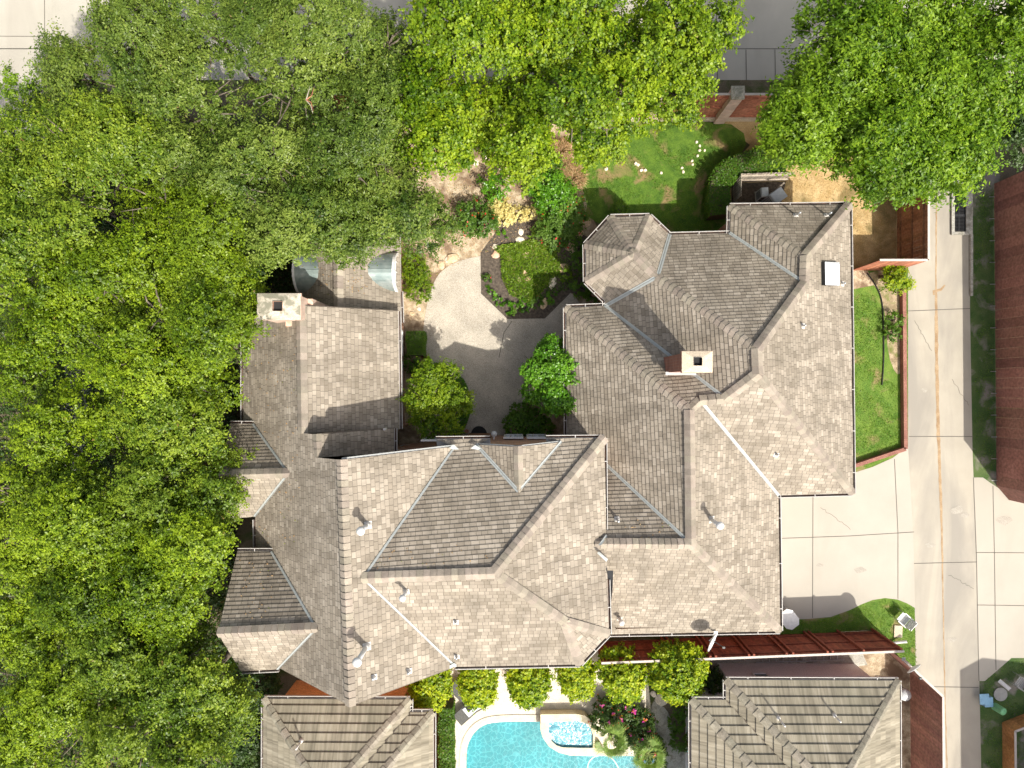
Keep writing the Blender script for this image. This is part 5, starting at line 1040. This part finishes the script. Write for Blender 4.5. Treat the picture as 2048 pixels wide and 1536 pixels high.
# turret-side shrubs
for x, y, r, lb in ((1158, 495, 16, 'dark shrub left of the turret, upper one'), (1160, 520, 18, 'dark shrub left of the turret, middle one'), (1162, 575, 20, 'dark shrub below the turret beside the patio'), (1190, 590, 16, 'dark shrub in the corner between turret and right wing'), (1240, 418, 14, 'low dark shrub above the turret eave')):
    shrub('dark_shrub', 'shrub', [(x, y, r, .45, .8)], lb, dens=1700, clump=.12, leaf=(.06, .04))
shrub('side_shrub', 'lime', [(1792, 555, 20, 1.0, .8), (1780, 548, 14, .9, .8), (1800, 565, 14, .9, .7)], 'bright green shrub at the alley fence corner', dens=1000, clump=.22, leaf=(.12, .05)); shrub('side_shrub', 'shrub', [(1786, 640, 14, .3, .6), (1784, 665, 14, .3, .6)], 'low green weeds growing beside the maroon timber wall', dens=1500, clump=.12, leaf=(.07, .04))
# small bed plants
for i, (x, y, r, kd, lb) in enumerate(((975, 558, 9, 'redflower', 'tiny reddish plant in the left of the bark bed'), (983, 583, 9, 'holly', 'small green plant above the left corner of the bark bed'), (995, 600, 8, 'holly', 'small green plant near the slanted bark bed edge'), (1015, 615, 12, 'holly', 'bright green plant at the bottom left of the bark bed'), (1048, 612, 11, 'holly', 'bright green plant at the bottom middle of the bark bed'), (1033, 622, 8, 'redflower', 'orange flowering plant at the bottom of the bark bed'), (1072, 602, 12, 'redflower', 'dark leafy plant beside the long pointed rock'), (1104, 596, 10, 'holly', 'small green plant right of the long pointed rock'), (1130, 550, 12, 'cover', 'lit leafy plant on the right of the bark bed'), (1003, 470, 8, 'holly', 'small green plant on the brown mulch'), (1065, 475, 9, 'cover', 'grassy plant right of the two white rocks'))):
    shrub('bed_plant', kd, [(x, y, r, .12, .6)], lb, 'plant', dens=1500, clump=.10, leaf=(.07, .04), stem=False)
def scatter(name, polys, dens, z, leaf, kind, label, cat, hmax=.12, up=.3, seed=3, tone=.5, mask=None):
    rg = np.random.default_rng(seed); PS = []
    for poly in polys:
        V2 = np.array([tuple(P(x, y))[:2] for x, y in poly]); lo = V2.min(0); hi = V2.max(0); n = int((hi-lo).prod()*dens); q = rg.uniform(lo, hi, (n, 2)); ins = np.zeros(n, bool); j = len(V2)-1
        for i in range(len(V2)):
            xi, yi = V2[i]; xj, yj = V2[j]; c = ((yi > q[:, 1]) != (yj > q[:, 1])) & (q[:, 0] < (xj-xi)*(q[:, 1]-yi)/(yj-yi+1e-12)+xi); ins ^= c; j = i
        q = q[ins]
        if mask is not None: f = np.sin(q[:, 0]*1.7+np.sin(q[:, 1]*1.3)*2)*np.sin(q[:, 1]*1.9+np.sin(q[:, 0]*1.1)*2); q = q[f+rg.normal(0, .35, len(q)) > mask]
        PS.append(np.column_stack([q, z+rg.uniform(0, hmax, len(q))]))
    p = np.concatenate(PS); tn = tone+.14*np.sin(p[:, 0]*.9+1)*np.sin(p[:, 1]*1.1)
    o = leaves(name, p, np.tile([0, 0, up], (len(p), 1)), leaf[0], leaf[1], LM[kind], None, seed, tn, None, .6); return tag(o, label, cat, kind='stuff')
scatter('ground_cover', [[(1000, 505), (1060, 495), (1110, 500), (1125, 540), (1105, 560), (1062, 610), (1020, 590), (1005, 560)], [(985, 495), (1060, 480), (1120, 490), (1120, 505), (1010, 520)]], 1500, .02, (.13, .035), 'cover', 'low spiky green ground cover in the bark bed', 'ground cover', .16, .5)
scatter('ground_cover', [[(1060, 545), (1115, 540), (1120, 500), (1165, 540), (1140, 580), (1100, 590), (1070, 600)]], 350, .02, (.11, .04), 'shrub', 'shaded green ground cover on the right of the bark bed', 'ground cover', .14, .5, 4)
scatter('grass', [[(1160, 245), (1440, 245), (1490, 280), (1460, 330), (1410, 400), (1440, 460), (1300, 470), (1190, 440), (1170, 350)]], 520, .01, (.07, .018), 'blade', 'short green blades of the back lawn', 'grass', .06, .6, 5, .35, -.25)
scatter('grass', [[(1700, 590), (1750, 590), (1762, 640), (1766, 760), (1800, 770), (1802, 893), (1700, 925)], [(1806, 545), (1815, 545), (1815, 890), (1790, 905), (1740, 930), (1705, 940), (1807, 898)]], 650, .01, (.07, .018), 'blade', 'short green blades of the side lawn along the alley', 'grass', .06, .6, 6, .55, -.6)
scatter('grass', [[(1560, 1245), (1661, 1238), (1722, 1212), (1770, 1199), (1828, 1218), (1834, 1350), (1748, 1258), (1560, 1270)]], 700, .01, (.07, .018), 'blade', 'short green blades of the small lawn below the driveway', 'grass', .06, .6, 7, .6, -.9)
scatter('grass', [[(1948, 340), (1984, 370), (1988, 960), (1968, 950), (1948, 900)], [(1960, 1366), (2023, 1320), (2060, 1320), (2060, 1540), (1966, 1540)]], 300, .01, (.07, .02), 'shrub', 'sparse shaded grass on the right side of the alley', 'grass', .05, .6, 8, .6, -.2)
scatter('leaf_litter', [[(850, 260), (1160, 280), (1170, 420), (1060, 500), (960, 505), (860, 560), (820, 500)]], 110, .012, (.06, .035), 'straw', 'dry fallen leaves on the garden soil', 'leaf litter', .02, 1, 9)
scatter('straw', [[(1570, 300), (1790, 330), (1790, 535), (1705, 535), (1705, 405), (1570, 400)]], 260, .012, (.07, .015), 'straw', 'dead straw coloured grass of the fenced dry lawn', 'dry grass', .03, .6, 10, .6)
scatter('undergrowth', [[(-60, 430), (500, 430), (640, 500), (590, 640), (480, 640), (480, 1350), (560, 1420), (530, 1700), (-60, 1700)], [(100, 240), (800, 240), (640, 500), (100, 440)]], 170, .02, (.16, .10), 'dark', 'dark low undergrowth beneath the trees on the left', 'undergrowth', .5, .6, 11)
for x, y, r, lb in ((520, 1370, 40, 'dark shrub between the shingle gable and the orange wall'), (500, 1470, 34, 'dark shrub along the left side of the tan tile roof'), (520, 540, 34, 'dark shrub north of the left chimney'), (560, 480, 30, 'dark shrub under the tree by the left metal dormer'), (440, 1010, 34, 'dark shrub under trees beside the west gable')):
    shrub('dark_shrub', 'dark', [(x, y, r, .9, .8), (x-20, y+24, r*.7, .7, .8)], lb, dens=900, clump=.22, leaf=(.10, .06))
rg = random.Random(21); PS = []
for k_, n_, (x0, x1, y0, y1) in (('WM', 160, (495, 600, 650, 1090)), ('T0W', 60, (600, 672, 480, 600)), ('T0E', 70, (685, 735, 480, 600)), ('G1N', 40, (480, 545, 1110, 1240)), ('N3', 30, (1250, 1370, 1040, 1085)), ('MN', 30, (740, 980, 1090, 1140))):
    for i in range(n_): PS.append(tuple(on_face(k_, rg.uniform(x0, x1), rg.uniform(y0, y1), .035)))
pp = np.array(PS); tag(leaves('fallen_leaves', pp, np.tile([0, 0, 1.], (len(pp), 1)), .07, .035, LM['straw'], None, 77, .4), 'dry leaves fallen on the shingles under the trees', 'leaf litter', kind='stuff')
# ---------------------------------------------------------------- trees
def twigs(t, px, py, z, n=7):
    rg = random.Random(px); c = P(px, py, z)
    for i in range(n):
        m = MB(); a_ = rg.uniform(0, 6.28); e = c+Vector((math.cos(a_)*.5, math.sin(a_)*.5, rg.uniform(-.1, .3))); m.tube([c, c.lerp(e, .5)+Vector((rg.uniform(-.1, .1), rg.uniform(-.1, .1), .05)), e], [.02, .013, .004], 5); m.build('dead_twig', M['woodpink'] if i % 2 else M['woodgrey'], t)
G1, G2, G3 = 'yellow-green trees on the left', 'grey-green oaks at the top left', 'trees along the street'
YT = [([(60, 330, 105), (-60, 330, 100), (-90, 440, 110), (170, 290, 110), (130, 410, 115), (30, 450, 100), (250, 300, 75)], 'yellow-green tree at the left edge, topmost of its mass just under the grey-green oaks', 7.4),
 ([(330, 400, 115), (420, 470, 95), (280, 500, 110), (418, 550, 60)], 'yellow-green tree directly left of the dark gap by the upper metal dormer', 6.8),
 ([(60, 620, 115), (150, 570, 90), (40, 730, 105), (180, 680, 75)], 'yellow-green tree at the left edge level with the chimney of the left wing', 6.2),
 ([(330, 640, 120), (425, 660, 50), (250, 730, 105), (370, 760, 72), (438, 600, 38), (220, 560, 70)], 'yellow-green tree touching the left chimney', 6.9),
 ([(100, 890, 115), (40, 1000, 105), (210, 850, 70)], 'yellow-green tree at the left edge level with the entrance doorway', 6.3),
 ([(330, 890, 110), (400, 860, 58), (428, 990, 54), (300, 990, 95)], 'yellow-green tree overhanging the upper west gable', 6.7),
 ([(90, 1130, 110), (180, 1190, 95), (30, 1240, 100), (150, 1030, 80)], 'yellow-green tree at the left edge level with the lower west gable', 6.2),
 ([(340, 1110, 95), (385, 1085, 52), (368, 1190, 52), (290, 1210, 90), (225, 1070, 70)], 'yellow-green tree beside the lower west gable', 6.6),
 ([(90, 1360, 115), (40, 1470, 115), (180, 1430, 105)], 'yellow-green tree in the bottom left corner', 6.2),
 ([(330, 1340, 110), (410, 1370, 54), (300, 1460, 115), (400, 1480, 80), (230, 1330, 70), (370, 1420, 70), (430, 1440, 38)], 'yellow-green tree left of the tan tile roof', 6.6)]
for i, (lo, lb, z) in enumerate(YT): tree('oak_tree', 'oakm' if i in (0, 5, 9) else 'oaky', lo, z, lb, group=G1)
GT = [([(150, 150, 85), (250, 60, 100), (280, 180, 100), (350, 130, 70)], 'grey-green oak nearest the top left corner', 7.0), ([(430, 70, 110), (410, 220, 105), (540, 40, 90)], 'grey-green oak, second from the left along the top edge', 7.4),
 ([(590, 170, 115), (380, 330, 75), (540, 310, 105), (670, 70, 100), (470, 370, 80)], 'grey-green oak with dead twigs near its centre, left of the bright elm', 7.6), ([(680, 320, 105), (760, 400, 88), (620, 440, 72), (825, 438, 45), (700, 462, 48), (560, 470, 40)], 'grey-green oak overhanging the metal dormers of the north wing', 6.8),
 ([(755, 190, 85), (735, 270, 70), (770, 90, 55)], 'grey-green oak squeezed against the bright elm', 6.9)]
for i, (lo, lb, z) in enumerate(GT):
    t = tree('oak_tree', 'oak', lo, z, lb, group=G2, leaf=(.105, .048))
    if i == 2: twigs(t, 612, 200, 8.9, 4)
tree('small_tree', 'redoak', [(110, 185, 42), (60, 195, 26), (120, 215, 30)], 4.2, 'bright green young tree poking out over the street at the far left', dens=500)
tree('elm_tree', 'elm', [(900, 90, 105), (860, 200, 85), (990, 50, 100), (930, 250, 70), (880, 290, 30)], 7.0, 'bright yellow-green elm next to the grey-green oaks', group=G3, leaf=(.105, .075), dens=1150)
tree('elm_tree', 'elm', [(1080, 110, 115), (1030, 220, 85), (1150, 220, 78), (1130, 30, 95), (1040, 290, 40), (1200, 250, 35)], 7.0, 'bright yellow-green elm in the middle of the top edge', group=G3, leaf=(.105, .075), dens=1150)
tree('elm_tree', 'elm', [(1215, 90, 65), (1330, 50, 66), (1405, 70, 52), (1290, 120, 30), (1352, 185, 30), (1378, 130, 34), (1230, 190, 34)], 6.6, 'thin yellow-green elm with pavement showing through its crown', group=G3, base=(1270, 120), leaf=(.105, .075), dens=800)
tree('red_oak_tree', 'redoak', [(1690, 65, 105), (1655, 165, 72), (1765, 140, 105), (1855, 50, 125), (1640, 215, 42), (1715, 225, 52), (1800, 275, 56), (1840, 210, 100), (1955, 110, 115), (1915, 230, 76), (1862, 312, 38), (1785, 340, 30), (2030, 50, 100), (1608, 250, 26), (1915, 305, 32), (1745, 270, 36)], 7.4, 'huge bright green oak in the top right corner', group=G3, leaf=(.135, .058), dens=1150, clump=.5, pad=1.15, trunk=.26)
tree('oak_tree', 'dark', [(2040, 260, 62), (2075, 180, 80)], 6.0, 'dark green tree at the right edge behind the maroon fence', group=G3)
